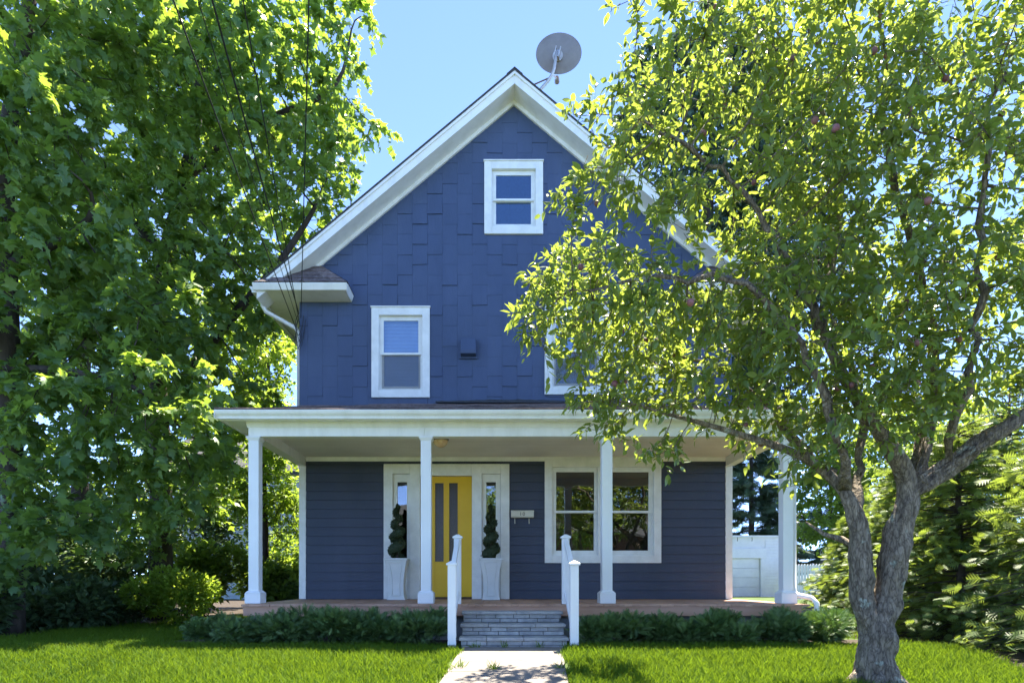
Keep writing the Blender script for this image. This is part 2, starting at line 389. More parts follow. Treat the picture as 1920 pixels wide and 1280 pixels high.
# ---- windows
def frame_poly(outer, inner): return minus([rect(*outer)], inner)
def prisms(polys, y0, y1):
    mb = MB()
    for p in polys: mb.prism(p, 'y', y0, y1)
    return mb
def sash_unit(w, r, bl, gm_top, gm_low, screen=False, rail=0.05):
    x0, x1, z0, z1 = r; zm = (z0+z1)/2
    up = (x0, x1, zm-0.018, z1); lo = (x0, x1, z0, zm+0.018)
    s1 = obj('sash', prisms(frame_poly(up, (x0+rail, x1-rail, zm+0.018, z1-rail)), WY+0.020, WY+0.050), M['trim'], w, bevel=0.003)
    s2 = obj('sash', prisms(frame_poly(lo, (x0+rail, x1-rail, z0+rail+0.015, zm-0.022)), WY+0.053, WY+0.083), M['trim'], w, bevel=0.003)
    obj('pane', MB().box(x0+rail-0.004, x1-rail+0.004, WY+0.034, WY+0.038, zm+0.014, z1-rail+0.004), gm_top, w)
    obj('pane', MB().box(x0+rail-0.004, x1-rail+0.004, WY+0.066, WY+0.070, z0+rail+0.011, zm-0.018), gm_low, w)
    if screen:
        obj('insect_screen', MB().box(x0+0.02, x1-0.02, WY+0.030, WY+0.032, z0+0.02, zm-0.02), screen, w)
    if bl:
        b = MB(); z = z0+0.03
        while z < z1-0.03:
            b.face_block([(x0+0.02,WY+0.100,z),(x1-0.02,WY+0.100,z),(x1-0.02,WY+0.112,z+0.024),(x0+0.02,WY+0.112,z+0.024)], [(0,1,2,3)])
            z += 0.0235
        obj('blind', b, M['blind'], w)
def window(r, n, bl, gt, gl, screen=None, cw=0.125, mull=0.17):
    w = obj('window', prisms(frame_poly(r, inset(r, cw)), WY-0.040, WY+0.02), M['trim'], house, bevel=0.005)
    obj('jamb', prisms(frame_poly(inset(r, 0.10), inset(r, cw+0.022)), WY+0.0215, WY+0.13), M['trim'], w)
    obj('drip_cap', MB().box(r[0]-0.012, r[1]+0.012, WY-0.056, WY-0.002, r[3]+0.001, r[3]+0.022), M['trim'], w, bevel=0.004)
    x0, x1, z0, z1 = inset(r, cw+0.022)
    if n == 1: sash_unit(w, (x0, x1, z0, z1), bl, gt, gl, screen)
    else:
        xm = (x0+x1)/2
        obj('mullion', MB().box(xm-mull/2, xm+mull/2, WY-0.037, WY+0.13, z0-0.02, z1+0.02), M['trim'], w, bevel=0.004)
        sash_unit(w, (x0, xm-mull/2-0.002, z0, z1), bl, gt, gl, screen); sash_unit(w, (xm+mull/2+0.002, x1, z0, z1), bl, gt, gl, screen)
    return w
# a fine insect screen: half of the light passes between its wires
def screen_mat():
    m, n, l, p = new_mat('screen_mesh'); p.inputs['Base Color'].default_value = (0.16,0.165,0.17,1); p.inputs['Roughness'].default_value = 0.7
    tr = n.new('ShaderNodeBsdfTransparent'); ms = n.new('ShaderNodeMixShader'); ms.inputs[0].default_value = 0.30
    l.new(tr.outputs[0], ms.inputs[1]); l.new(p.outputs[0], ms.inputs[2]); l.new(ms.outputs[0], n['Material Output'].inputs['Surface']); return m
SCR = screen_mat()
window(WINS['up_left'], 1, True, M['glass_sky'], M['glass_sky'], SCR)
window(WINS['up_right'], 2, True, M['glass_sky'], M['glass_sky'], SCR)
window(WINS['attic'], 1, False, M['glass_sky'], M['glass_sky'], None)
window(WINS['down'], 2, False, M['glass'], M['glass'], None)

# ---- door surround, sidelights, door
def wx(px): return (px-CX)/(F/WY)
def wz(py): return H-(py-CY)/(F/WY)
sur = obj('door_surround', prisms(minus(minus(minus([rect(FL_A[0], FL_A[1], DZ+0.001, FL_A[3])], (wx(737), wx(769), DZ-1, wz(888))), (wx(788), wx(885), DZ-1, wz(892))), (wx(903.5), wx(938.5), DZ-1, wz(888))), WY-0.045, WY+0.10), M['trim'], house, bevel=0.006)
for a, b, g0, g1 in ((737,769,745,763), (903.5,938.5,911.7,929.7)):
    fr = obj('sidelight', prisms(frame_poly((wx(a)+0.003, wx(b)-0.003, DZ+0.002, wz(888)-0.003), (wx(g0), wx(g1), wz(1046), wz(903))), WY+0.005, WY+0.06), M['trim'], house, bevel=0.004)
    obj('pane', MB().box(wx(g0)-0.004, wx(g1)+0.004, WY+0.03, WY+0.034, wz(1046)-0.004, wz(903)+0.004), M['glass'], fr)
    obj('panel', MB().frustum((wx(g0)+wx(g1))/2, WY-0.001, DZ+0.10, wz(1052), wx(g1)-wx(g0), wx(g1)-wx(g0), 0.012, 0.012), M['trim'], fr, bevel=0.004)
dx0, dx1 = wx(788)+0.004, wx(885)-0.004
gl = [(wx(814.5), wx(832.5), wz(1053), wz(903.5)), (wx(841), wx(859), wz(1053), wz(903.5))]
ps = [rect(dx0, dx1, DZ+0.035, wz(892)-0.004)]
for g in gl: ps = minus(ps, g)
door = obj('door', prisms(ps, WY+0.03, WY+0.075), M['yellow'], house, bevel=0.003)
for g in gl:
    obj('pane', MB().box(g[0]-0.004, g[1]+0.004, WY+0.048, WY+0.052, g[2]-0.004, g[3]+0.004), M['glass_door'], door)
    obj('glazing_bead', prisms(frame_poly((g[0]-0.001, g[1]+0.001, g[2]-0.001, g[3]+0.001), inset(g, 0.009)), WY+0.024, WY+0.046), M['yellow'], door)
obj('curtain', MB().box(dx0+0.05, dx1-0.05, WY+0.080, WY+0.084, gl[0][2]-0.05, gl[0][3]+0.05), M['curtain'], door)
obj('threshold', MB().box(dx0, dx1, WY-0.03, WY+0.10, DZ+0.001, DZ+0.030), M['bronze'], house)

# ---- corner boards, side beams, ceiling, cornice of the porch
for x in (XL, XR-0.105):
    obj('corner_board', MB().box(x-0.004, x+0.109, WY-0.034, WY+0.02, DZ+0.002, 2.71), M['trim'], house, bevel=0.004)
CZ = 2.855
porch = obj('porch_ceiling', MB().box(XL, XR, 8.16, WY, CZ+0.014, CZ+0.03), M['ceiling'], house)
y = 8.165
while y < WY-0.03:
    obj('board', MB().box(XL+0.11, XR-0.11, y, y+0.100, CZ, CZ+0.0135), M['ceiling'], porch); y += 0.104
obj('crown_strip', MB().prism([(WY-0.05,CZ-0.002),(WY-0.026,CZ-0.068),(WY-0.005,CZ-0.068),(WY-0.005,CZ-0.002)], 'x', XL+0.112, XR-0.112), M['trim'], porch)
BZ0, BZ1 = 2.71, 2.93
beam = obj('porch_beam', MB().box(-3.245, 4.03, 8.046, 8.165, BZ0+0.012, BZ1), M['white'], house)
for xa, xb in ((-3.25,-0.905),(-0.902,1.540),(1.543,4.035)): obj('fascia_board', MB().box(xa, xb, 8.03, 8.0455, BZ0, BZ1), M['white'], beam, bevel=0.003)
obj('beam_soffit', MB().box(-3.25, 4.035, 8.0465, 8.165, BZ0, BZ0+0.0115), M['white'], beam)
obj('side_beam', MB().box(-3.25, -3.115, 8.1655, WY-0.036, BZ0, BZ1), M['white'], beam); obj('side_beam', MB().box(3.90, 4.035, 8.1655, WY-0.036, BZ0, BZ1), M['white'], beam)
obj('bed_mould', MB().prism([(8.029,2.825),(8.018,2.825),(7.972,2.889),(8.029,2.889)], 'x', -3.26, 4.045), M['white'], beam)
SZ = 2.890
sf = MB().box(-3.53, 4.315, 7.881, 8.03, SZ, SZ+0.018); sf.box(-3.53, -3.25, 8.03, WY-0.002, SZ, SZ+0.018); sf.box(4.035, 4.315, 8.03, WY-0.002, SZ, SZ+0.018)
obj('soffit', sf, M['white'], house)
fa = MB().box(-3.53, 4.315, 7.86, 7.88, 2.875, 2.985); fa.box(-3.555, -3.531, 7.86, WY-0.002, 2.875, 2.985); fa.box(4.316, 4.34, 7.86, WY-0.002, 2.875, 2.985)
obj('fascia', fa, M['white'], house)
gp = [(7.559,2.852),(7.50,2.852),(7.492,2.885),(7.463,2.915),(7.452,2.945),(7.452,2.958),(7.462,2.958),(7.464,2.948),(7.472,2.920),(7.50,2.892),(7.508,2.862),(7.559,2.862)]
gp = [(a+0.30, b_+0.03) for a, b_ in gp]
gut = obj('gutter', MB().prism(gp, 'x', -3.575, 4.36), M['white'], house)
for x in (-3.583, 4.361): obj('end_cap', MB().box(x, x+0.007, 7.753, 7.858, 2.882, 2.987), M['white'], gut)
# downspout down the right corner column
dsp = MB(); dsp.tube([(4.20,7.81,2.885),(4.20,7.81,2.80),(4.10,8.05,2.60),(4.06,8.12,2.50),(4.06,8.12,0.66),(4.07,8.05,0.60),(4.17,7.86,0.56),(4.21,7.82,0.50),(4.21,7.80,0.08)], 0.034, 12)
obj('downspout', dsp, M['vinyl'], house, smooth=True)

# ---- porch roof, a low hip with courses of shingles
ZW = 3.75; EZ = 2.997; Y0 = 7.785; X0, X1 = -3.59, 4.375; RUN = WY-Y0
prf = obj('porch_roof', MB().face_block([(X0,Y0,EZ-0.008),(X1,Y0,EZ-0.008),(X1-RUN,WY,ZW-0.008),(X0+RUN,WY,ZW-0.008),(X0,WY,EZ-0.008),(X1,WY,EZ-0.008)],[(0,1,2,3),(4,0,3),(1,5,2)]), M['dark_roof'], house)
for k in range(14):
    t0 = k/14*RUN; t1 = min((k+1.25)/14*RUN, RUN)
    xa, xb = X0+t0, X1-t0; n = int((xb-xa)/0.33)
    mb = MB(); vs_ = []; fs = []
    for i in range(n+1):
        x = xa+(xb-xa)*i/n; u = (i/n)
        xx = X0+t1+(X1-X0-2*t1)*u
        j = R.uniform(-0.004, 0.008) + 0.010*math.sin(x*1.3+k)
        z0 = EZ+(ZW-EZ)*t0/RUN+0.012+j; z1 = EZ+(ZW-EZ)*t1/RUN+0.002
        vs_ += [(x, Y0+t0-0.01, z0), (xx, Y0+t1, z1), (x, Y0+t0-0.01, z0-0.014)]
    for i in range(n):
        a = i*3; fs += [(a, a+3, a+4, a+1), (a+2, a+5, a+3, a)]
    mb.face_block(vs_, fs); obj('shingle_course', mb, M['roof'], prf)
    for sgn, xe in ((1, X0), (-1, X1)):
        obj('shingle_course', MB().face_block([(xe+sgn*(t0-0.01), Y0+t0, EZ+(ZW-EZ)*t0/RUN+0.012),(xe+sgn*t1, Y0+t1, EZ+(ZW-EZ)*t1/RUN+0.002),(xe+sgn*t1, WY, EZ+(ZW-EZ)*t1/RUN+0.002),(xe+sgn*(t0-0.01), WY, EZ+(ZW-EZ)*t0/RUN+0.012)],[(0,1,2,3)]), M['roof'], prf)
fl = MB(); pts = [(x, WY-0.045-0.02*abs(math.sin(x*2.3)), ZW+0.02+0.018*math.sin(x*1.9+1)+R.uniform(-0.006,0.006)) for x in np.linspace(-0.95,1.75,28)]
n = len(pts); fl.face_block(pts+[(p[0],WY-0.005,p[2]+0.04) for p in pts]+[(p[0],WY-0.25,ZW-0.05) for p in pts], [(i,i+1,i+1+n,i+n) for i in range(n-1)]+[(i+2*n,i+1+2*n,i+1,i) for i in range(n-1)])
obj('flashing', fl, M['dark_roof'], prf)

# ---- main roof
def slope(mb, xa, xb, d0, d1, y0, y1):
    mb.prism([(xa, roofz(xa)-d0), (xb, roofz(xb)-d0), (xb, roofz(xb)-d1), (xa, roofz(xa)-d1)], 'y', y0, y1); return mb
roof = obj('roof', slope(slope(MB(), EAVE_L-0.03, XC, 0.0, 0.035, RY-0.035, BY+0.4), XC, EAVE_R+0.03, 0.0, 0.035, RY-0.035, BY+0.4), M['dark_roof'], house)
obj('ridge_cap', MB().prism([(XC-0.13,RZ-0.098),(XC,RZ+0.014),(XC+0.13,RZ-0.098),(XC+0.13,RZ-0.112),(XC,RZ-0.002),(XC-0.13,RZ-0.112)], 'y', RY-0.04, BY+0.4), M['dark_roof'], roof)
for xa, xb in ((EAVE_L, XC-0.0005), (XC+0.0005, EAVE_R)):
    rk = obj('rake_board', slope(MB(), xa, xb, 0.036, 0.225, RY, RY+0.028), M['white'], house)
    obj('rake_crown', slope(MB(), xa, xb, 0.037, 0.085, RY-0.026, RY-0.001), M['white'], rk)
    obj('rake_soffit', slope(MB(), xa, xb, 0.205, 0.222, RY+0.0285, WY+0.012), M['white'], rk)
    obj('frieze_board', slope(MB(), max(xa, XL-0.004), min(xb, XR+0.004), 0.2225, 0.295, WY-0.045, WY+0.012), M['white'], rk)
SOZ = 5.455
for s, xe, xw, xi in ((-1, EAVE_L, XL, -2.37), (1, EAVE_R, XR, 3.15)):
    lo, hi = sorted((xe, xi)); l2, h2 = sorted((xe, xw))
    top = roofz(xe)+0.0
    ret = obj('cornice_return', MB().box(lo+0.005, hi-0.005, RY-0.03, WY+0.011, SOZ, top-0.045), M['white'], house, bevel=0.004)
    obj('return_crown', MB().prism([(RY-0.031,top-0.10),(RY-0.045,top-0.10),(RY-0.085,top-0.02),(RY-0.085,top+0.0),(RY-0.031,top+0.0)], 'x', lo-0.04, hi+0.04), M['white'], ret)
    e = hi if s < 0 else lo; ee = e+(0.05 if s < 0 else -0.05)
    obj('return_crown', MB().prism([(e,top-0.10),(e-s*0.014,top-0.10),(ee,top-0.02),(ee,top),(e,top)], 'y', RY-0.0305, WY+0.011), M['white'], ret)
    # small hipped roof on the return, in courses
    A = Vector((xe-0.02*-s if False else xe+s*0.02, RY-0.095, top+0.003)); B = Vector((ee, RY-0.095, top+0.003)); C = Vector((ee, WY+0.01, top+0.003))
    AP = Vector((xi+(-0.53 if s < 0 else 0.53), WY+0.01, top+0.53)); D = Vector((xe+s*0.02, WY+0.01, top+0.003))
    obj('return_roof', MB().face_block([A,B,C,AP,D],[(0,1,3),(1,2,3),(0,3,4)]), M['roof'], ret)
    nrm = Vector((0,-0.8,0.6))
    for k in range(5):
        t0, t1 = k/5, min((k+1.2)/5, 1)
        a0, b0, a1, b1 = A.lerp(AP,t0), B.lerp(AP,t0), A.lerp(AP,t1), B.lerp(AP,t1)
        nx = max(1, int(6*(1-t0)))
        for i in range(nx):
            u0, u1 = i/nx+0.006, (i+1)/nx-0.006
            q = [a0.lerp(b0,u0)+nrm*0.012, a0.lerp(b0,u1)+nrm*0.012, a1.lerp(b1,u1)+nrm*0.003, a1.lerp(b1,u0)+nrm*0.003]
            obj('shingle', MB().face_block(q+[q[0]-nrm*0.011, q[1]-nrm*0.011], [(0,1,2,3),(4,5,1,0)]), M['roof'], ret)
        c0, c1 = C.lerp(AP,t0), C.lerp(AP,t1); n2 = Vector((-s*0.7,0,0.7))
        obj('shingle', MB().face_block([b0+n2*0.012, c0+n2*0.012, c1+n2*0.003, b1+n2*0.003],[(0,1,2,3)]), M['roof'], ret)
    obj('eave_soffit', MB().box(l2+0.001, h2-0.001, WY+0.012, BY+0.3, SOZ-0.0, SOZ+0.018), M['white'], house)
    xo = xe+s*0.001
    eg = obj('eave_gutter', MB().prism([(xo, top-0.13),(xo+s*0.07, top-0.13),(xo+s*0.075,top-0.09),(xo+s*0.11,top-0.05),(xo+s*0.11,top-0.03),(xo,top-0.04)], 'y', RY-0.02, BY+0.3), M['white'], house)
obj('downspout', MB().tube([(-3.82,10.02,5.46),(-3.82,10.02,5.36),(-3.78,10.06,5.28),(-3.32,10.16,5.05),(-3.27,10.2,4.98),(-3.27,10.2,3.2)], 0.035, 12), M['vinyl'], house, smooth=True)
# painted vent hood on the upper wall
vh = obj('vent_hood', MB().prism([(WY-0.02,4.525),(WY-0.15,4.545),(WY-0.155,4.60),(WY-0.12,4.795),(WY-0.02,4.80)], 'x', -0.525, -0.27), M['navy_sky_tint'], house, bevel=0.006)
obj('flange', MB().box(-0.555, -0.24, WY-0.036, WY-0.0195, 4.50, 4.825), M['navy_sky_tint'], vh)

# ---- porch floor, foundation, columns
fo = MB().box(-3.15, 3.95, 7.95, WY+0.01, -0.1, DZ-0.15); obj('foundation', fo, M['foundation'], house)
deck = obj('porch_floor', MB().box(-3.22, 4.00, 7.86, WY+0.01, DZ-0.10, DZ-0.03), M['deck'], house)
x = -3.25; k = 0
while x < 4.03:
    w = 0.0885
    obj('floorboard', MB().box(x, x+w, 7.80+R.uniform(-0.006,0.006), WY-0.03, DZ-0.0295, DZ+R.uniform(-0.002,0.0)), M['deck'], deck); x += w+0.0035
obj('skirt_board', MB().box(-3.24, 4.02, 7.832, 7.859, DZ-0.155, DZ-0.031), M['fascia_wood'], deck, bevel=0.003)
for px in (479, 799.5, 1137, 1473.5):
    cx_ = (px-CX)/(F/8.1); yc = 8.10
    c = obj('porch_column', MB().box(cx_-0.069, cx_+0.069, yc-0.069, yc+0.069, DZ+0.15, BZ0-0.0005), M['vinyl'], house, bevel=0.006)
    b = MB().box(cx_-0.105, cx_+0.105, yc-0.105, yc+0.105, DZ+0.001, DZ+0.14); b.frustum(cx_, yc, DZ+0.1405, DZ+0.172, 0.21, 0.15)
    obj('base', b, M['vinyl'], c, bevel=0.005)
    t = MB().frustum(cx_, yc, BZ0-0.050, BZ0-0.018, 0.15, 0.185); t.box(cx_-0.0925, cx_+0.0925, yc-0.0925, yc+0.0925, BZ0-0.0175, BZ0-0.0008)
    obj('capital', t, M['vinyl'], c)

# ---- steps and handrails
steps = obj('steps', MB().box(-0.36, 0.86, 6.99, 7.83, -0.05, 0.045), M['mortar'], house)
treads = [(7.52, 7.84, 0.405), (7.22, 7.56, 0.267), (6.93, 7.26, 0.131)]
zprev = -0.02
for (y0, y1, zt) in reversed(treads):
    yr = y0+0.035
    obj('riser_core', MB().box(-0.355, 0.855, yr+0.02, y1+0.02, zprev-0.02, zt-0.037), M['mortar'], steps)
    zb, ztp = zprev, zt-0.037; rows = 2; rh = (ztp-zb)/rows
    for rr in range(rows):
        xx = -0.365 - (0.13 if rr % 2 else 0.0)
        while xx < 0.86:
            w = R.uniform(0.19, 0.30); a = max(xx, -0.365); b = min(xx+w, 0.865)
            if b-a > 0.03: obj('block', MB().box(a+0.004, b-0.004, yr+R.uniform(-0.006,0.006), yr+0.06, zb+rr*rh+0.003, zb+(rr+1)*rh-0.003), M['block'], steps, bevel=0.004)
            xx += w
    xs = [-0.385, 0.02+R.uniform(-0.1,0.1), 0.46+R.uniform(-0.1,0.1), 0.885] if zt < 0.3 else [-0.385, 0.3, 0.885]
    for a, b in zip(xs, xs[1:]):
        obj('tread', MB().box(a+0.002, b-0.002, y0+R.uniform(-0.006,0.006), y1-0.03, zt-0.036, zt+R.uniform(-0.002,0.002)), M['slate'], steps, bevel=0.006)
    zprev = zt
for side, xr in ((-1, -0.462), (1, 0.940)):
    h = obj('handrail', MB(), None, house)
    pa, pb = Vector((xr, 6.92, 0)), Vector((xr+(0.008 if side < 0 else 0.02), 7.90, 0))
    za, zb = gz(6.92), DZ
    def post(p, z0, z1):
        o = obj('post', MB().box(p.x-0.047, p.x+0.047, p.y-0.047, p.y+0.047, z0, z1), M['vinyl'], h, bevel=0.004)
        c = MB().box(p.x-0.064, p.x+0.064, p.y-0.064, p.y+0.064, z1+0.0005, z1+0.02); c.frustum(p.x, p.y, z1+0.0205, z1+0.05, 0.122, 0.03)
        obj('cap', c, M['vinyl'], h)
    post(pa, za+0.055, 0.965); post(pb, DZ+0.001, 1.345)
    obj('anchor', MB().box(pa.x-0.043, pa.x+0.043, pa.y-0.043, pa.y+0.043, za-0.02, za+0.054), M['block'], h)
    for dz0, hh, w in ((0.86, 0.075, 0.058), (0.20, 0.055, 0.045)):
        z0a, z0b = za+dz0-0.03, DZ+dz0-0.08
        obj('rail', MB().face_block([(pa.x-w/2,pa.y+0.048,z0a),(pa.x+w/2,pa.y+0.048,z0a),(pb.x+w/2,pb.y-0.048,z0b),(pb.x-w/2,pb.y-0.048,z0b),(pa.x-w/2,pa.y+0.048,z0a+hh),(pa.x+w/2,pa.y+0.048,z0a+hh),(pb.x+w/2,pb.y-0.048,z0b+hh),(pb.x-w/2,pb.y-0.048,z0b+hh)],
            [(0,3,2,1),(4,5,6,7),(0,1,5,4),(1,2,6,5),(2,3,7,6),(3,0,4,7)]), M['vinyl'], h, bevel=0.004)
    for i in range(1, 8):
        t = i/8; p = pa.lerp(pb, t); z0 = za+(DZ-0.05-za)*t
        obj('baluster', MB().box(p.x-0.016, p.x+0.016, p.y-0.016, p.y+0.016, z0+0.20, z0+0.84), M['vinyl'], h)

# ------------------------------------------------------------------ front path
pth = obj('front_path', MB(), None); struct(pth)
ye = 6.94; k = 0
while ye > 0.2:
    ys = ye-1.28; vs_ = []
    yy = [ye, (ye+ys)/2, ys+0.012]
    for y in yy:
        a, b = path_x(y); vs_ += [(a, y, gz(y)+0.03), (b, y, gz(y)+0.03), (a, y, gz(y)-0.06), (b, y, gz(y)-0.06)]
    f = []
    for i in range(2):
        o = i*4; f += [(o, o+1, o+5, o+4), (o+2, o, o+4, o+6), (o+1, o+3, o+7, o+5)]
    f += [(0,2,3,1),(8,9,11,10)]
    obj('slab', MB().face_block(vs_, f), M['concrete'], pth); ye = ys; k += 1

# ------------------------------------------------------------------ small things on the porch and house
# mailbox with the house number
mx0, mx1, mz0, mz1 = wx(957.5), wx(1000.5), wz(971), wz(956)
mbx = thing('mailbox', 'cream wall mailbox with number 10 on navy clapboards beside the door', 'mailbox', ((mx0+mx1)/2, WY-0.03, mz0))
obj('body', MB().prism([(WY-0.026,mz0),(WY-0.11,mz0),(WY-0.125,mz0+0.02),(WY-0.125,mz1-0.03),(WY-0.026,mz1-0.005)], 'x', mx0+0.004, mx1-0.004), M['cream'], mbx, bevel=0.004)
obj('lid', MB().prism([(WY-0.026,mz1),(WY-0.131,mz1-0.024),(WY-0.131,mz1-0.040),(WY-0.126,mz1-0.040),(WY-0.126,mz1-0.029),(WY-0.026,mz1-0.0045)], 'x', mx0, mx1), M['cream'], mbx)
for px in (965.0, 991.5):
    x = wx(px); obj('hook', MB().tube([(x,WY-0.05,mz0+0.005),(x,WY-0.07,mz0-0.06),(x,WY-0.085,mz0-0.095),(x,WY-0.12,mz0-0.10),(x,WY-0.135,mz0-0.075)], 0.007, 8), M['cream'], mbx, smooth=True)
tc = bpy.data.curves.new('number', 'FONT'); tc.body = '10'; tc.size = 0.085; tc.extrude = 0.001; tc.align_x = 'CENTER'; tc.align_y = 'CENTER'; tc.materials.append(M['ink']); tc.space_character = 1.25
tmp = bpy.data.objects.new('number_text', tc); col.objects.link(tmp); bpy.context.view_layer.update()
num_me = bpy.data.meshes.new_from_object(tmp.evaluated_get(bpy.context.evaluated_depsgraph_get())); bpy.data.objects.remove(tmp)
to = link(bpy.data.objects.new('number', num_me), mbx); to.location = (wx(978.5), WY-0.1275, (mz0+mz1)/2-0.012); to.rotation_euler = (math.pi/2, 0, 0)

# porch light
plx, ply = (826-CX)/(F/8.75), 8.75
pl = thing('porch_light', 'round amber glass ceiling light with bronze rim under the porch ceiling', 'light', (plx, ply, CZ))
obj('rim', MB().lathe([(0.0,CZ-0.001),(0.118,CZ-0.001),(0.122,CZ-0.02),(0.112,CZ-0.036),(0.10,CZ-0.036)], plx, ply), M['bronze'], pl, smooth=True)
gs = MB(); prof = [(0.108*math.cos(a), CZ-0.034-0.10*math.sin(a)) for a in np.linspace(0, math.pi/2, 9)]
gs.lathe([(r*(1+0.0), z) for r, z in prof], plx, ply, 20); obj('glass_bowl', gs, M['amber'], pl)

# planters with spiral topiaries
def planter(px, label, Yp=9.72):
    X = (px-CX)/(F/Yp); t = thing('planter', label, 'planter', (X, Yp, DZ), 'tall white porch planters')
    hgt = 0.665; prof = []
    for i in range(13):
        s_ = i/12; w = 0.238 + 0.115*max(0,(s_-0.32)/0.68)**1.7 + 0.05*max(0,(0.32-s_)/0.32)**2.2
        prof.append((w, DZ+0.002+s_*(hgt-0.03)))
    def ring(f0): 
        vs_ = []
        for w, z in prof:
            a = w/2*f0; vs_ += [(X-a,Yp-a,z),(X+a,Yp-a,z),(X+a,Yp+a,z),(X-a,Yp+a,z)]
        return vs_
    n = len(prof); fs = [(4*i+k, 4*i+(k+1)%4, 4*(i+1)+(k+1)%4, 4*(i+1)+k) for i in range(n-1) for k in range(4)] + [(3,2,1,0)]
    obj('body', MB().face_block(ring(1), fs), M['planter'], t, bevel=0.004)
    topz = DZ+hgt; wt = prof[-1][0]
    rim = MB()
    for p in frame_poly((X-wt/2-0.012, X+wt/2+0.012, Yp-wt/2-0.012, Yp+wt/2+0.012), (X-wt/2+0.03, X+wt/2-0.03, Yp-wt/2+0.03, Yp+wt/2-0.03)): rim.prism(p, 'z', topz-0.03, topz)
    obj('rim', rim, M['planter'], t, bevel=0.004)
    # raised moulding of the inset panel on the front
    bead = MB(); L = []; Rr = []
    for w, z in prof[1:-1]:
        L.append((X-w/2+0.062, Yp-w/2-0.002, z+0.012)); Rr.append((X+w/2-0.062, Yp-w/2-0.002, z+0.012))
    bead.tube(L+Rr[::-1]+[L[0]], 0.0075, 6); obj('panel_bead', bead, M['planter'], t)
    obj('soil', MB().box(X-wt/2+0.031, X+wt/2-0.031, Yp-wt/2+0.031, Yp+wt/2-0.031, topz-0.08, topz-0.03), M['soil'], t)
    return X, Yp, topz-0.03

# ------------------------------------------------------------------ foliage machinery
def mesh_np(name, V, T, var, mat_, smooth=False):
    me = bpy.data.meshes.new(name); nv, nt = len(V), len(T)
    me.vertices.add(nv); me.vertices.foreach_set('co', np.ascontiguousarray(V, dtype=np.float32).ravel())
    me.loops.add(nt*3); me.loops.foreach_set('vertex_index', np.ascontiguousarray(T, dtype=np.int32).ravel())
    me.polygons.add(nt); me.polygons.foreach_set('loop_start', np.arange(0, nt*3, 3, dtype=np.int32))
    me.update(calc_edges=True)
    if var is not None:
        a = me.attributes.new('var', 'FLOAT', 'POINT'); a.data.foreach_set('value', np.ascontiguousarray(var, dtype=np.float32))
    me.materials.append(mat_)
    if smooth: me.polygons.foreach_set('use_smooth', np.ones(nt, dtype=bool))
    return me
def T_plum():
    v = [(0,0,0),(.3,.21,.05),(.3,0,0),(.3,-.21,.05),(.68,.17,.0),(.68,0,-.05),(.68,-.17,.0),(1,0,-.16)]
    return np.array(v), np.array([(0,2,1),(0,3,2),(1,2,5),(1,5,4),(2,3,6),(2,6,5),(4,5,7),(5,6,7)])
def T_maple():
    half = [(-.06,.28,-.02),(.14,.20,.0),(.34,.54,-.09),(.50,.24,-.01),(.70,.30,-.07),(.73,.13,-.03)]
    v = [(.34,0,.03),(0,0,0)] + half + [(1,0,-.12)] + [(x,-y_,z) for x,y_,z in half[::-1]]
    n = len(v)-1
    return np.array(v), np.array([(0,1+(i+1)%n,1+i) for i in range(n)])
def T_maple_far():
    half = [(-.06,.28,-.02),(.16,.20,.0),(.36,.54,-.09),(.56,.22,-.01)]
    v = [(.34,0,.03),(0,0,0)] + half + [(1,0,-.12)] + [(x,-y_,z) for x,y_,z in half[::-1]]
    n = len(v)-1
    return np.array(v), np.array([(0,1+(i+1)%n,1+i) for i in range(n)])
def T_ovate():
    v = [(0,0,0),(.45,.3,.06),(.45,0,0),(.45,-.3,.06),(1,0,-.08)]
    return np.array(v), np.array([(0,2,1),(0,3,2),(1,2,4),(2,3,4)])
def T_spray(pairs=6, w=0.38, ang=0.55, lw=0.075):
    v = [(0,0.018,0),(0,-0.018,0),(1,0,-.10)]; f = [(0,1,2)]
    for i in range(pairs):
        x = 0.08+0.84*i/pairs; L = w*math.sin(math.pi*(0.22+0.72*(i+0.5)/pairs))
        for s in (1,-1):
            n = len(v); z = -.10*x*x
            v += [(x,0,z),(x+lw*1.2,0,z),(x+lw*0.6+L*ang,s*L,z-0.05)]; f.append((n,n+1,n+2) if s > 0 else (n+1,n,n+2))
    return np.array(v), np.array(f)
def frames(D, up, rng, jit):
    D = D/np.linalg.norm(D, axis=1, keepdims=True)
    U = up + rng.normal(0, jit, D.shape); U = U-(U*D).sum(1, keepdims=True)*D; U /= np.linalg.norm(U, axis=1, keepdims=True)+1e-9
    W = np.cross(U, D)
    return D, W, U
def scatter(tmpl, P, D, S, rng, jit=0.45, up=(0,0,1), var=None, droop=None):
    tv, tf = tmpl; D, W, U = frames(D, np.array(up, float), rng, jit); N = len(P)
    wf = rng.uniform(0.72, 1.22, N)[:,None,None]; cf = rng.uniform(-0.4, 2.6, N)[:,None,None]
    V = P[:,None,:] + S[:,None,None]*(tv[None,:,0,None]*D[:,None,:] + wf*tv[None,:,1,None]*W[:,None,:] + cf*tv[None,:,2,None]*U[:,None,:])
    T = tf[None] + (np.arange(N)*len(tv))[:,None,None]
    var = rng.random(N) if var is None else var
    return V.reshape(-1,3), T.reshape(-1,3), np.repeat(var, len(tv)), (D, W, U)
def in_view(P):
    y = np.maximum(P[:,1], 0.01); px = CX+P[:,0]/y*F; py = CY-(P[:,2]-H)/y*F
    return (P[:,1] > 0.5) & (px > -10) & (px < 1930) & (py > -10) & (py < 1290), px, py

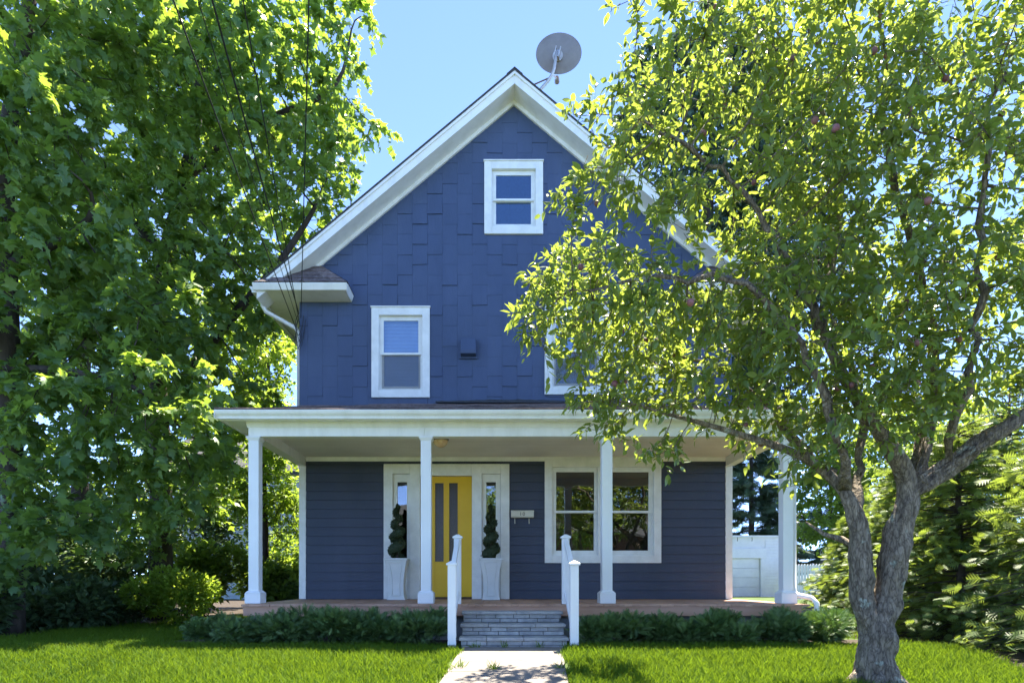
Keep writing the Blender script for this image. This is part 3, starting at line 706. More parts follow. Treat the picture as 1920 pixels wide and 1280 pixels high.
def tree_parts(parent, tmpl, P, D, S, key, rng, jit, singles=300, name='leaf', up=(0,0,1)):
    """the 300 nearest leaves in view as parts of their own, the rest of the crown as one"""
    N = len(P); one = np.zeros(N, bool)
    if singles:
        ok, _, _ = in_view(P); size = np.where(ok, S/np.maximum(P[:,1],0.1), 0)
        one[np.argsort(-size)[:singles]] = True
    V, T, var, _ = scatter(tmpl, P[~one], D[~one], S[~one], rng, jit, up)
    c = stuff(obj('crown', mesh_np('crown', V, T, var, LM[key]), None, parent))
    if singles:
        tv, tf = tmpl; me = mesh_np(name, tv, tf, None, LM[key+'_one'])
        Df, Wf, Uf = frames(D[one], np.array(up, float), rng, jit)
        for p, d, w, u, s in zip(P[one], Df, Wf, Uf, S[one]):
            o = bpy.data.objects.new(name, me); link(o, parent)
            m = Matrix(((d[0]*s,w[0]*s,u[0]*s,p[0]),(d[1]*s,w[1]*s,u[1]*s,p[1]),(d[2]*s,w[2]*s,u[2]*s,p[2]),(0,0,0,1)))
            o.matrix_basis = m @ Matrix.Diagonal((1, rng.uniform(.75,1.2), rng.uniform(.2,2.4), 1))
    return c

LR = random.Random(99)
class Skel:
    def __init__(s): s.p = []; s.par = []; s.mr = []
    def limb(s, pts, rads, start=None, step=0.12, crook=0.16):
        """polyline with radii; start: index of the node it leaves from"""
        cur = start
        pts = [Vector(p) for p in pts]
        if start is None:
            s.p.append(np.array(pts[0])); s.par.append(-1); s.mr.append(rads[0]); cur = len(s.p)-1
        else:
            pts = [Vector(s.p[start])] + pts; rads = [min(s.mr[start] or rads[0], rads[0]*1.15)] + list(rads)
        for i in range(len(pts)-1):
            p0 = pts[max(i-1,0)]; p1 = pts[i]; p2 = pts[i+1]; p3 = pts[min(i+2,len(pts)-1)]
            n = max(1, int((p2-p1).length/step))
            for k in range(1, n+1):
                t = k/n
                q = 0.5*((2*p1)+(-p0+p2)*t+(2*p0-5*p1+4*p2-p3)*t*t+(-p0+3*p1-3*p2+p3)*t**3)
                rr_ = rads[i]+(rads[i+1]-rads[i])*t
                if crook: q = q+Vector((LR.gauss(0,1),LR.gauss(0,1),LR.gauss(0,1)))*crook*step*min(1, 0.03/max(rr_,0.01))
                s.p.append(np.array(q)); s.par.append(cur); s.mr.append(rr_); cur = len(s.p)-1
        return cur
    def near(s, pt):
        d = np.linalg.norm(np.array(s.p)-np.array(pt), axis=1); return int(np.argmin(d))
    def colonize(s, A, step=0.16, kill=0.22, infl=2.5, iters=90, rng=None, grav=0.0):
        A = np.array(A); alive = np.ones(len(A), bool)
        P = np.array(s.p); dist = np.full(len(A), 1e9); idx = np.zeros(len(A), int)
        for a0 in range(0, len(P), 256):
            d = np.linalg.norm(A[:,None]-P[None,a0:a0+256], axis=2); m = d.argmin(1); dm = d[np.arange(len(A)), m]
            u = dm < dist; dist[u] = dm[u]; idx[u] = m[u]+a0
        for it in range(iters):
            use = alive & (dist < infl)
            if not use.any():
                if not alive.any(): break
                infl *= 1.6
                if infl > 30: break
                continue
            ids = idx[use]; dirs = A[use]-np.array(s.p)[ids]; dirs /= np.linalg.norm(dirs, axis=1, keepdims=True)+1e-9
            un, inv = np.unique(ids, return_inverse=True); acc = np.zeros((len(un),3)); np.add.at(acc, inv, dirs)
            acc += rng.normal(0, 0.25, acc.shape); acc[:,2] += grav; acc /= np.linalg.norm(acc, axis=1, keepdims=True)+1e-9
            new = np.array(s.p)[un]+acc*step; n0 = len(s.p)
            for q, u in zip(new, un): s.p.append(q); s.par.append(int(u)); s.mr.append(0)
            live = np.where(alive)[0]
            for a0 in range(0, len(new), 256):
                d = np.linalg.norm(A[live][:,None]-new[None,a0:a0+256], axis=2); m = d.argmin(1); dm = d[np.arange(len(live)), m]
                u = dm < dist[live]; dist[live[u]] = dm[u]; idx[live[u]] = m[u]+a0+n0
            alive &= dist > kill
    def finish(s, tip=0.004, expo=2.3):
        n = len(s.p); ch = [[] for _ in range(n)]
        for i, q in enumerate(s.par):
            if q >= 0: ch[q].append(i)
        r = np.zeros(n)
        for i in range(n-1, -1, -1):
            v = sum(r[c]**expo for c in ch[i])**(1/expo) if ch[i] else tip
            r[i] = s.mr[i] if s.mr[i] else v
        s.r = r; s.ch = ch
    def mesh(s, rough=0.0, seed=1, rmin=0.0, sides_big=14):
        mb = MB(); rng = random.Random(seed)
        starts = [(i, None) for i, q in enumerate(s.par) if q < 0]
        while starts:
            i, frm = starts.pop(); pts = []; rad = []
            if frm is not None:
                pts.append(s.p[frm]); rad.append(min(s.r[frm], s.r[i]*1.25))
            while True:
                pts.append(s.p[i]); rad.append(s.r[i])
                cs = sorted(s.ch[i], key=lambda c: -s.r[c])
                for c in cs[1:]: starts.append((c, i))
                if not cs: break
                i = cs[0]
            if max(rad) < rmin or len(pts) < 2: continue
            if max(rad) > 0.05:
                for _ in range(24):
                    rad = [rad[0]]+[(rad[q-1]+2*rad[q]+rad[q+1])/4 for q in range(1, len(rad)-1)]+[rad[-1]]
                for _ in range(6):
                    pts = [pts[0]]+[(pts[q-1]+2*pts[q]+pts[q+1])/4 for q in range(1, len(pts)-1)]+[pts[-1]]
            rm = max(rad); sd = sides_big if rm > 0.06 else 7 if rm > 0.02 else 5 if rm > 0.009 else 3
            n0 = len(mb.v); mb.tube(pts, [float(x) for x in rad], sd)
            if rough and rm > 0.08:
                for k in range(n0, len(mb.v)):
                    ring = min((k-n0)//sd, len(pts)-1); c = Vector(pts[ring]); v = Vector(mb.v[k]); o = v-c; rr = max(rad[ring], 0.01)
                    q = Vector((v.x*26, v.y*26, v.z*6)); ridge = 1-abs(noise.noise(q))*2
                    f = 1+rough*(0.40*noise.noise(v*5.0+Vector((seed,0,0)))+0.16*ridge+0.13*noise.noise(q*2.3))*min(1, rr/0.05)
                    mb.v[k] = tuple(c+o*f)
            elif rough and rm > 0.03:
                for k in range(n0, len(mb.v)):
                    ring = (k-n0)//sd; rr = rad[min(ring, len(rad)-1)]; c = pts[min(ring, len(pts)-1)]
                    v = Vector(mb.v[k]); o = v-Vector(c); f = 1+rough*(math.sin(o.x/rr*3.1+v.z*9+seed)+math.sin(o.y/rr*4.3-v.z*13))*0.35+rng.uniform(-rough,rough)*0.3
                    mb.v[k] = tuple(Vector(c)+o*f)
        return mb
    def twig_nodes(s, rmax):
        idx = [i for i in range(len(s.p)) if s.r[i] <= rmax and s.par[i] >= 0]
        P = np.array([s.p[i] for i in idx]); D = np.array([s.p[i]-s.p[s.par[i]] for i in idx]); D /= np.linalg.norm(D, axis=1, keepdims=True)+1e-9
        return P, D

def lobes(ls, rng, shell=0.35):
    """attractor points in ellipsoids given as (px, py, Y, rx_px, ry_px, depth_m, count)"""
    out = []
    for (px, py, Y, rx, ry, dy, n) in ls:
        u = rng.normal(size=(n,3)); u /= np.linalg.norm(u, axis=1, keepdims=True); u *= (rng.random((n,1))*(1-shell**3)+shell**3)**(1/3)
        c = at(px, py, Y); s = Y/F
        out.append(np.array(c)[None]+u*np.array([rx*s, dy, ry*s]))
    return np.concatenate(out)
def shoots(P, D, n, rng, length, leaves, spread=0.7, lift=0.0, leaf=0.1, lvar=0.25, droop=0.15, fwd=0.55):
    """short leafy shoots on the twigs: leaf bases, directions, sizes and the shoot stems"""
    i = rng.integers(0, len(P), n); B = P[i]+rng.normal(0, 0.02, (n,3)); d = D[i]+rng.normal(0, spread, (n,3)); d[:,2] += lift; d /= np.linalg.norm(d, axis=1, keepdims=True)
    L = length*rng.uniform(0.55, 1.25, n); LP = []; LD = []; LS = []
    for k in range(leaves):
        t = (k+0.6)/leaves
        side = rng.normal(size=(n,3)); side -= (side*d).sum(1, keepdims=True)*d; side /= np.linalg.norm(side, axis=1, keepdims=True)+1e-9
        p = B+d*(L*t)[:,None]; p[:,2] -= droop*L*t*t
        dd = d*fwd+side*(1-0.35*t); dd[:,2] -= droop*1.2
        LP.append(p); LD.append(dd); LS.append(leaf*rng.uniform(1-lvar, 1+lvar, n))
    tip = B+d*L[:,None]; tip[:,2] -= droop*L
    return np.concatenate(LP), np.concatenate(LD), np.concatenate(LS), B, tip
def stems_mesh(B, tip, r=0.0025):
    n = len(B); d = tip-B; a = np.cross(d, [0.3,0.2,1.0]); a /= np.linalg.norm(a, axis=1, keepdims=True)+1e-9; b = np.cross(d, a); b /= np.linalg.norm(b, axis=1, keepdims=True)+1e-9
    V = np.stack([B+a*r, B-a*r*0.5+b*r*0.86, B-a*r*0.5-b*r*0.86, tip], 1).reshape(-1,3)
    T = (np.array([(0,1,3),(1,2,3),(2,0,3)])[None]+(np.arange(n)*4)[:,None,None]).reshape(-1,3)
    return V, T

# ------------------------------------------------------------------ the plum tree in front
def plum_tree():
    rng = np.random.default_rng(11)
    base = at(1642, 1272, 5.28); base.z = gz(base.y)-0.05
    t = thing('plum_tree', 'plum tree with forked lichened trunk and purple fruit on the front lawn', 'tree', tuple(base))
    s = Skel(); Y = 5.28
    a = lambda px, py, dy=0: at(px, py, Y+dy)
    f0 = s.limb([base, a(1642,1245), a(1643,1212), a(1645,1185)], [0.158,0.148,0.142,0.140], step=0.03)
    ls = s.limb([a(1622,1150), a(1617,1105), a(1616,1055), a(1614,1015), a(1602,965), a(1580,915)], [0.086,0.086,0.097,0.080,0.062,0.048], f0, 0.03)
    rs = s.limb([a(1660,1140), a(1669,1085), a(1676,1040), a(1685,990), a(1702,940), a(1706,900)], [0.108,0.104,0.106,0.100,0.090,0.080], f0, 0.03)
    # left stem's limbs
    la = s.limb([a(1565,890,.1), a(1530,862,.25), a(1478,812,.4), a(1430,750,.5), a(1370,705,.6), a(1290,670,.7), a(1220,640,.7)], [0.045,0.038,0.033,0.028,0.023,0.017,0.010], ls)
    lb = s.limb([a(1520,850,.0), a(1450,833,.0), a(1390,815,.05), a(1300,790,.1), a(1230,775,.2)], [0.036,0.030,0.026,0.020,0.012], s.near(a(1545,875,.15)))
    lc = s.limb([a(1580,870,-.2), a(1560,800,-.4), a(1530,700,-.5), a(1470,600,-.5), a(1400,540,-.5), a(1300,520,-.4), a(1180,530,-.3), a(1080,540,-.2)], [0.040,0.034,0.028,0.024,0.020,0.016,0.012,0.007], ls)
    ld = s.limb([a(1612,880,.3), a(1616,800,.5), a(1600,700,.7), a(1560,600,.9)], [0.035,0.03,0.026,0.018], s.near(a(1606,975)))
    s.limb([a(1575,1010,.2), a(1545,1000,.3), a(1510,985,.4)], [0.024,0.018,0.010], s.near(a(1612,1035)))
    # right stem's limbs
    ra = s.limb([a(1680,850,-.05), a(1640,805,-.15), a(1600,730,-.2), a(1540,620,-.2), a(1480,500,-.2), a(1440,430,-.2), a(1390,360,-.2), a(1330,300,-.2), a(1240,250,-.2)], [0.058,0.050,0.040,0.032,0.027,0.024,0.020,0.016,0.010], rs)
    rb = s.limb([a(1732,850,.15), a(1742,780,.25), a(1750,700,.3), a(1735,560,.3), a(1700,420,.2), a(1670,300,.1), a(1640,190,.1), a(1690,100,.1), a(1735,20,.1), a(1760,-60,.1)], [0.056,0.046,0.036,0.030,0.026,0.023,0.020,0.016,0.012,0.008], rs)
    rc = s.limb([a(1735,905,.05), a(1765,875,.0), a(1810,845,-.1), a(1870,812,-.2), a(1940,775,-.3), a(2040,700,-.3), a(2120,560,-.3)], [0.062,0.057,0.053,0.048,0.043,0.036,0.025], s.near(a(1703,925)))
    rd = s.limb([a(1800,760,-.3), a(1830,640,-.4), a(1840,480,-.5), a(1850,300,-.5), a(1870,150,-.5)], [0.03,0.026,0.022,0.018,0.011], s.near(a(1775,868)))
    re = s.limb([a(1560,480,.3), a(1580,350,.5), a(1560,250,.6), a(1520,150,.6), a(1450,60,.6)], [0.035,0.03,0.026,0.02,0.012], s.near(a(1540,620,-.2)))
    L = [(1120,560,5.25,155,92,.55,210),(1010,600,5.25,50,60,.3,36),(1180,690,5.4,110,70,.45,120),(1130,770,5.4,62,62,.3,62),(1240,845,5.4,55,20,.2,22),
         (1330,625,5.3,150,95,.7,150),(1330,745,5.35,120,55,.5,90),(1450,790,5.4,110,50,.4,62),
         (1190,250,5.1,110,110,.5,120),(1085,365,5.1,55,42,.25,34),(1075,205,5.1,35,16,.2,10),(1330,130,5.2,150,140,.7,170),(1185,15,5.2,50,14,.2,16),
         (1250,390,5.1,90,50,.4,44),(1500,330,5.2,190,190,.9,250),(1560,90,5.3,180,120,.9,190),(1470,560,5.3,160,110,.8,170),
         (1720,260,5.0,190,210,.9,300),(1850,130,4.9,120,150,.7,150),(1650,560,5.2,200,140,.9,260),(1840,520,5.0,130,110,.8,130),(1660,720,5.4,190,70,.8,150),
         (1800,700,5.2,130,70,.6,80),(1570,770,4.9,90,60,.3,60),(1690,760,4.8,90,70,.3,70),(1620,660,4.7,150,80,.3,90),(1480,690,4.8,100,60,.3,50),(1780,640,4.7,110,80,.3,60),(1500,500,4.8,120,80,.3,60),(1250,560,4.95,110,80,.3,70),(1060,640,5.1,60,50,.3,30),(1140,590,7.0,110,70,.35,70),(1110,520,6.9,80,50,.35,40),(1200,650,7.1,90,60,.3,50),(1100,470,6.6,60,40,.3,24),(1510,870,5.3,60,30,.3,26),(1870,400,4.7,90,120,.5,90),(2050,450,4.9,140,260,.9,160),(1800,-100,5.2,260,70,.8,60),(1400,-80,5.2,180,50,.6,40)]
    A = lobes(L, rng, 0.1); s.colonize(A, 0.11, 0.13, 1.6, 70, rng, 0.02); s.finish(0.0032, 2.35)
    for i in range(len(s.r)):          # colonised wood stays slimmer than the limb it leaves
        if not s.mr[i]: s.r[i] = min(s.r[i], 0.026)
    obj('trunk', s.mesh(0.8, 3, 0, 48), M['bark_lichen'], t, smooth=True)
    root = MB()
    for k in range(5):
        an = 0.5+k*1.25; d = Vector((math.cos(an), math.sin(an), 0)); p0 = base+Vector((0,0,0.16))+d*0.09
        e = base+d*0.29; e.z = gz(e.y)-0.03
        root.tube([p0, base+d*0.2+Vector((0,0,0.075)), e], [0.075,0.05,0.02], 10)
    obj('root_flare', root, M['bark_lichen'], t, smooth=True)
    P, D = s.twig_nodes(0.009)
    LP, LD, LS, B, tip = shoots(P, D, 5200, rng, 0.19, 6, 0.65, 0.15, 0.086, 0.28, 0.28)
    keep = LP[:,1] > 3.6; LP, LD, LS = LP[keep], LD[keep], LS[keep]
    V, T = stems_mesh(B, tip, 0.0028); stuff(obj('twigs', mesh_np('twigs', V, T, None, M['bark']), None, t))
    tree_parts(t, T_plum(), LP, LD, LS, 'plum_leaf', rng, 0.55)
    # plums
    ok, px, py = in_view(P); cand = np.where(ok & (py < 860) & (px > 980))[0]; pick = rng.choice(cand, 60, replace=False)
    pm = MB().lathe([(0.0,-0.030),(0.014,-0.027),(0.025,-0.014),(0.028,0.0),(0.025,0.014),(0.015,0.024),(0.004,0.026),(0.0,0.022)], 0, 0, 14).mesh('plum', M['plum'], True)
    for i in pick:
        o = bpy.data.objects.new('plum', pm); link(o, t); p = P[i]; sc = rng.uniform(0.7, 1.05)
        o.matrix_basis = Matrix.Translation((p[0], p[1]-0.02, p[2]-0.055)) @ Matrix.Scale(sc, 4)
plum_tree()

# ------------------------------------------------------------------ broad-leaved trees
def broad_tree(name, label, base, trunk_pts, rads, L, key, tm, n_sh, leaf, seed, singles=0, bark='bark_dark', shoot=0.35, per=6, step=0.3, kill=0.34, droop=0.35, limbs=(), group=None, twig=0.012, jit=0.4):
    rng = np.random.default_rng(seed); t = thing(name, label, 'tree', tuple(base), group)
    s = Skel(); e = s.limb([base]+trunk_pts, rads, step=0.25)
    for st, pts, rr in limbs: s.limb(pts, rr, s.near(st), 0.25)
    A = lobes(L, rng, 0.15); s.colonize(A, step, kill, 3.5, 70, rng, 0.03); s.finish(0.006, 2.3)
    for i in range(len(s.r)):
        if not s.mr[i]: s.r[i] = min(s.r[i], 0.07)
    obj('trunk', s.mesh(0.12, seed, 0.004, 12), M[bark], t, smooth=True)
    P, D = s.twig_nodes(twig)
    LP, LD, LS, B, tip = shoots(P, D, n_sh, rng, shoot, per, 0.8, 0.05, leaf*0.95, 0.45, droop)
    tree_parts(t, tm, LP, LD, LS, key, rng, jit, singles)
    return t
b = at(22, 1090, 8.9); b.z = 0
broad_tree('maple_tree', 'near maple with large dark leaves hanging at the left edge', b, [at(20,800,8.9), at(12,500,8.9), at(8,300,8.9), at(40,100,8.9), at(80,-150,9)], [0.17,0.15,0.14,0.12,0.10,0.06],
    [(150,770,8.4,190,110,.8,170),(290,720,8.6,120,80,.7,80),(330,800,8.8,85,55,.5,46),(70,890,8.2,110,45,.5,50),(320,930,8.7,60,35,.4,24),(60,640,8.6,150,120,.9,110),(230,600,9.0,150,90,.8,90),
     (60,220,8.4,150,170,1.0,170),(90,430,8.8,150,130,1.0,130),(60,985,8.0,130,45,.5,60),(210,930,8.6,120,60,.5,60),(300,860,8.8,110,70,.5,60),(380,850,9.2,50,50,.4,24),(-20,1060,7.9,90,40,.4,24),(-150,500,9,200,400,1.5,180),(150,20,9,180,120,1.2,120)],
    'maple_leaf', T_maple(), 3000, 0.145, 21, 300, limbs=[(at(18,700,8.9), [at(80,690,8.7), at(170,700,8.5), at(280,720,8.6)], [0.06,0.05,0.04,0.025]), (at(12,500,8.9), [at(120,450,8.8), at(210,400,8.8)], [0.06,0.05,0.03])], group='maples left of the house')
b = at(300, 1090, 12.2); b.z = 0
broad_tree('maple_tree', 'tall spreading maple behind the wires left of the house gable', b, [at(302,950,12.2), at(300,800,12.2), at(290,640,12.2), at(310,480,12.2), at(350,330,12.2), at(380,120,12.2), at(400,-120,12.2)], [0.24,0.21,0.19,0.17,0.15,0.13,0.1,0.06],
    [(300,520,11.2,250,190,1.6,260),(455,540,11.3,95,110,.8,80),(250,250,11.2,240,210,1.8,300),(480,250,11.6,170,240,1.8,280),(610,130,12.2,80,170,1.2,130),(590,370,12.0,90,120,1.0,90),(690,240,12.2,45,22,.3,16),(735,235,12.2,22,26,.2,8),(690,20,12.2,40,30,.4,16),(630,520,12.2,40,40,.4,14),
     (400,60,12.2,300,160,2.0,260),(380,700,11.4,140,110,1.2,120),(400,800,11.0,60,50,.5,30),(330,930,11.3,110,70,.7,60),(250,1000,11.2,80,50,.6,36),(380,-170,12.5,260,120,1.8,90)],
    'maple_leaf', T_maple_far(), 5400, 0.145, 22, 300, limbs=[(at(300,800,12.2), [at(360,690,11.8), at(430,600,11.6), at(520,500,11.6), at(600,380,12)], [0.1,0.085,0.07,0.05,0.03]), (at(310,480,12.2), [at(230,400,12), at(150,330,11.8)], [0.08,0.06,0.04]), (at(350,330,12.2), [at(450,250,12.2), at(560,200,12.2), at(640,170,12.2)], [0.08,0.065,0.05,0.03])], group='maples left of the house')
b = at(150, 1090, 16.5); b.z = 0
broad_tree('background_tree', 'leafy tree in shade far behind the left maples', b, [at(150,900,16.5), at(160,600,16.5), at(170,300,16.5)], [0.24,0.2,0.16,0.08],
    [(120,760,16,230,150,2,130),(150,480,16.5,270,230,2.5,190),(260,180,16.5,250,220,2.5,170),(-60,300,16,220,300,2.5,120),(330,800,16,140,120,1.6,90),(450,480,17,110,170,1.6,80),(470,640,17,80,120,1.4,80),(440,800,17,90,90,1.4,80)],
    'back_leaf', T_maple_far(), 3400, 0.18, 23, 0, step=0.45, kill=0.5, shoot=0.5, twig=0.02)
b = at(497, 1090, 14.5); b.z = 0
broad_tree('understory_tree', 'slender light-leaved tree beside the left side of the house', b, [at(497,980,14.5), at(492,850,14.5), at(500,740,14.5), at(505,640,14.5)], [0.08,0.07,0.06,0.05,0.03],
    [(500,700,14,55,90,.9,90),(465,800,14,65,60,.9,70),(515,850,14.2,40,80,.8,60),(480,930,14.2,80,60,.9,80),(530,960,14.6,35,70,.6,40),(440,900,14,60,50,.8,50),(530,620,14.5,30,50,.6,24),(470,620,14.5,50,50,.8,36)],
    'bright_leaf', T_ovate(), 2600, 0.105, 24, 0, step=0.22, kill=0.25, shoot=0.3, twig=0.014)
# behind the house and the plum
b = at(1330, 1090, 23); b.z = 0
broad_tree('background_tree', 'tall dark tree rising behind the right roof slope', b, [at(1330,900,23), at(1325,600,23), at(1330,300,23)], [0.4,0.34,0.28,0.14],
    [(1290,260,22.5,80,110,2,100),(1225,140,22.5,40,60,1,50),(1195,240,22.5,40,70,1,50),(1160,330,22.8,30,50,.8,30),(1290,130,22.5,60,70,1.6,80),(1420,180,22.5,100,100,2,110),(1500,300,22.5,80,140,2,100),(1540,520,23,80,120,2,80),(1380,330,22.5,100,150,2,130),(1340,120,23,90,80,2,70),(1420,560,23,110,130,2.2,110),(1300,460,22.5,80,90,1.6,70),(1460,420,23,60,90,1.6,60),(1440,740,23,90,70,2,70)],
    'pine', T_ovate(), 6500, 0.22, 25, 0, step=0.5, kill=0.55, shoot=0.55, twig=0.02)
b = at(1800, 1090, 15.5); b.z = 0
broad_tree('background_tree', 'full green tree behind the hemlocks at the right edge', b, [at(1800,1000,15.5), at(1805,900,15.5), at(1800,800,15.5)], [0.15,0.13,0.11,0.06],
    [(1760,900,15,90,90,1.4,90),(1860,860,15,90,100,1.4,90),(1680,940,15,70,80,1.2,60),(1900,960,14.5,80,100,1.2,70),(1830,1010,15,90,60,1.2,50)],
    'back_leaf', T_ovate(), 2600, 0.12, 27, 0, step=0.3, kill=0.32, shoot=0.35, twig=0.016)
b = at(1620, 1090, 19); b.z = 0
broad_tree('background_tree', 'rounded green tree behind the plum and the picket fence', b, [at(1620,1000,19), at(1615,900,19), at(1610,800,19)], [0.2,0.17,0.15,0.08],
    [(1560,900,18.5,80,90,1.6,90),(1640,820,19,110,90,1.8,100),(1530,1000,18.5,45,40,1,30),(1700,880,18.5,80,90,1.6,80),(1780,800,19.5,110,70,1.8,80)],
    'back_leaf', T_ovate(), 3000, 0.15, 26, 0, step=0.4, kill=0.42, shoot=0.4, twig=0.018)
# across the street, mirrored in the window panes
for i, (x, y, h, s_) in enumerate(((-11,-24,10,31),(-1.5,-27,9,32),(6.5,-24,10,33),(19,-26,9,34))):
    rng = np.random.default_rng(s_); lab = ['across the street at the far left', 'across the street facing the front door', 'across the street facing the right porch window', 'across the street at the far right'][i]
    t = thing('street_tree', 'broad-leaved street tree '+lab, 'tree', (x, y, -0.8), 'trees across the street')
    s = Skel(); s.limb([(x,y,-0.85),(x+.1,y,2),(x,y,h*0.5),(x+.2,y,h*0.8)], [0.3,0.25,0.2,0.08], step=0.4)
    u = rng.normal(size=(330,3)); u /= np.linalg.norm(u, axis=1, keepdims=True); u *= rng.random((330,1))**0.4
    A = np.array([x,y,h*0.62])+u*np.array([3.6,3.2,h*0.38]); s.colonize(A, 0.5, 0.6, 5, 40, rng); s.finish(0.01)
    obj('trunk', s.mesh(0, 1, 0.008, 10), M['bark_dark'], t, smooth=True)
    P, D = s.twig_nodes(0.03); LP, LD, LS, _, _ = shoots(P, D, 900, rng, 0.6, 6, 0.9, 0, 0.26, 0.3, 0.3)
    tree_parts(t, T_ovate(), LP, LD, LS, 'back_leaf', rng, 0.5, 0)

sh = thing('brick_house', 'brown brick house across the street, mirrored in the porch windows', 'house', (4, -30, -0.8))
M['brick'] = mat('brown_brick', (0.11,0.05,0.035), (0.19,0.09,0.06), 0.9, 12)
pb = [rect(-9, 17, -0.8, 4.6)]; wr = [(-6,-4.4,0.8,2.6),(-1,0.6,0.8,2.6),(3.4,4.6,-0.79,1.9),(7,8.6,0.8,2.6),(12,13.6,0.8,2.6)]
for r in wr: pb = minus(pb, r)
obj('wall', prisms(pb, -30.2, -30.0).box(-9,17,-38,-37.8,-0.8,4.6).box(-9,-8.8,-37.8,-30.2,-0.8,4.6).box(16.8,17,-37.8,-30.2,-0.8,4.6), M['brick'], sh)
for r in wr: obj('window', prisms(frame_poly(r, inset(r, 0.12)), -30.12, -29.97), M['trim'], sh)
for r in wr: obj('pane', MB().box(r[0]+0.1, r[1]-0.1, -30.09, -30.06, r[2]+0.1, r[3]-0.1), M['car_glass'], sh)
obj('roof', MB().prism([(-29.4,4.55),(-34,7.4),(-38.6,4.55),(-38.6,4.75),(-34,7.6),(-29.4,4.75)], 'x', -9.5, 17.5), M['dark_roof'], sh)
# ------------------------------------------------------------------ conifers
def conifer(label, x, y, h, r, key, seed, levels, per, spray, name='hemlock_tree', cat='tree', group=None, z_low=0.05, lean=0.25, nspray=9):
    rng = np.random.default_rng(seed); t = thing(name, label, cat, (x, y, gz(y)), group); g = gz(y)
    tr = MB(); tr.tube([(x,y,g-0.05),(x+.03,y,g+h*0.3),(x,y+.02,g+h*0.7),(x,y,g+h)], [0.03*h**0.7,0.025*h**0.7,0.014*h**0.7,0.005], 10)
    P = []; D = []; S = []; bm = MB()
    for k in range(levels):
        f = z_low+(0.98-z_low)*(k+rng.uniform(-.3,.3))/levels; f = min(max(f,0.02),0.99); L = r*(1-f)**0.75*rng.uniform(0.8,1.15)+0.12
        for j in range(per):
            f = min(max(f+rng.normal(0,0.035),0.015),0.985)
            an = 2*math.pi*(j+rng.random())/per; Lb = L*rng.uniform(0.75,1.15); d = np.array([math.cos(an), math.sin(an), lean*rng.uniform(-.5,1)])
            b0 = np.array([x,y,g+f*h]); e = b0+d*Lb; e[2] -= 0.22*Lb*Lb/max(r,0.5)
            bm.tube([tuple(b0), tuple((b0+e)/2+np.array([0,0,0.06*Lb])), tuple(e)], [0.012,0.008,0.003], 3, False)
            m = max(4, int(nspray*Lb/r)+2)
            for q in range(m):
                tt = 0.25+0.75*(q+rng.random()*0.7)/m; p = b0+(e-b0)*tt; p[2] += 0.06*Lb*math.sin(math.pi*tt)
                sg = 1 if q % 2 else -1; a2 = an+sg*rng.uniform(0.3,1.1)
                P.append(p+rng.normal(0,0.03,3)); D.append((math.cos(a2), math.sin(a2), rng.uniform(-0.45,0.15))); S.append(spray*rng.uniform(0.7,1.3))
    obj('trunk', tr, M['bark_dark'], t, smooth=True); obj('branches', bm, M['bark_dark'], t)
    tree_parts(t, T_spray(5,0.46,0.6,0.13), np.array(P), np.array(D), np.array(S), key, rng, 0.95, 0)
for i, (x, y, h, r, lab) in enumerate((
    (6.55,6.6,3.0,1.25,'hemlock at the right edge of the lawn, nearest the street'), (6.35,8.2,2.9,1.25,'hemlock second from the street along the right lawn edge'),
    (6.75,9.8,2.7,1.2,'hemlock third from the street along the right lawn edge'), (6.95,11.4,2.0,0.95,'small hemlock between the picket fence and the plum trunk'),
    (7.9,9.2,3.9,1.5,'taller hemlock behind the row along the right lawn edge'), (8.2,7.2,3.8,1.5,'taller hemlock behind the row at the right picture edge'), (8.6,12.5,3.3,1.3,'hemlock at the far end of the right-hand row'))):
    conifer('bright-tipped '+lab, x, y, h, r, 'hemlock', 40+i, 32, 13, 0.135, group='hemlocks along the right lawn edge', nspray=18)
conifer('tall blue-green pine behind the white garage', 17.6, 41.0, 16, 4.0, 'pine', 51, 34, 14, 0.62, name='pine_tree', nspray=26)
conifer('blue-green pine right of the white garage', 23.0, 41.0, 11, 3.6, 'pine', 52, 28, 11, 0.6, name='pine_tree', nspray=20)
conifer('blue-green pine left of the white garage behind the house', 12.6, 42.0, 13, 3.4, 'pine', 53, 24, 9, 0.6, name='pine_tree', nspray=16)

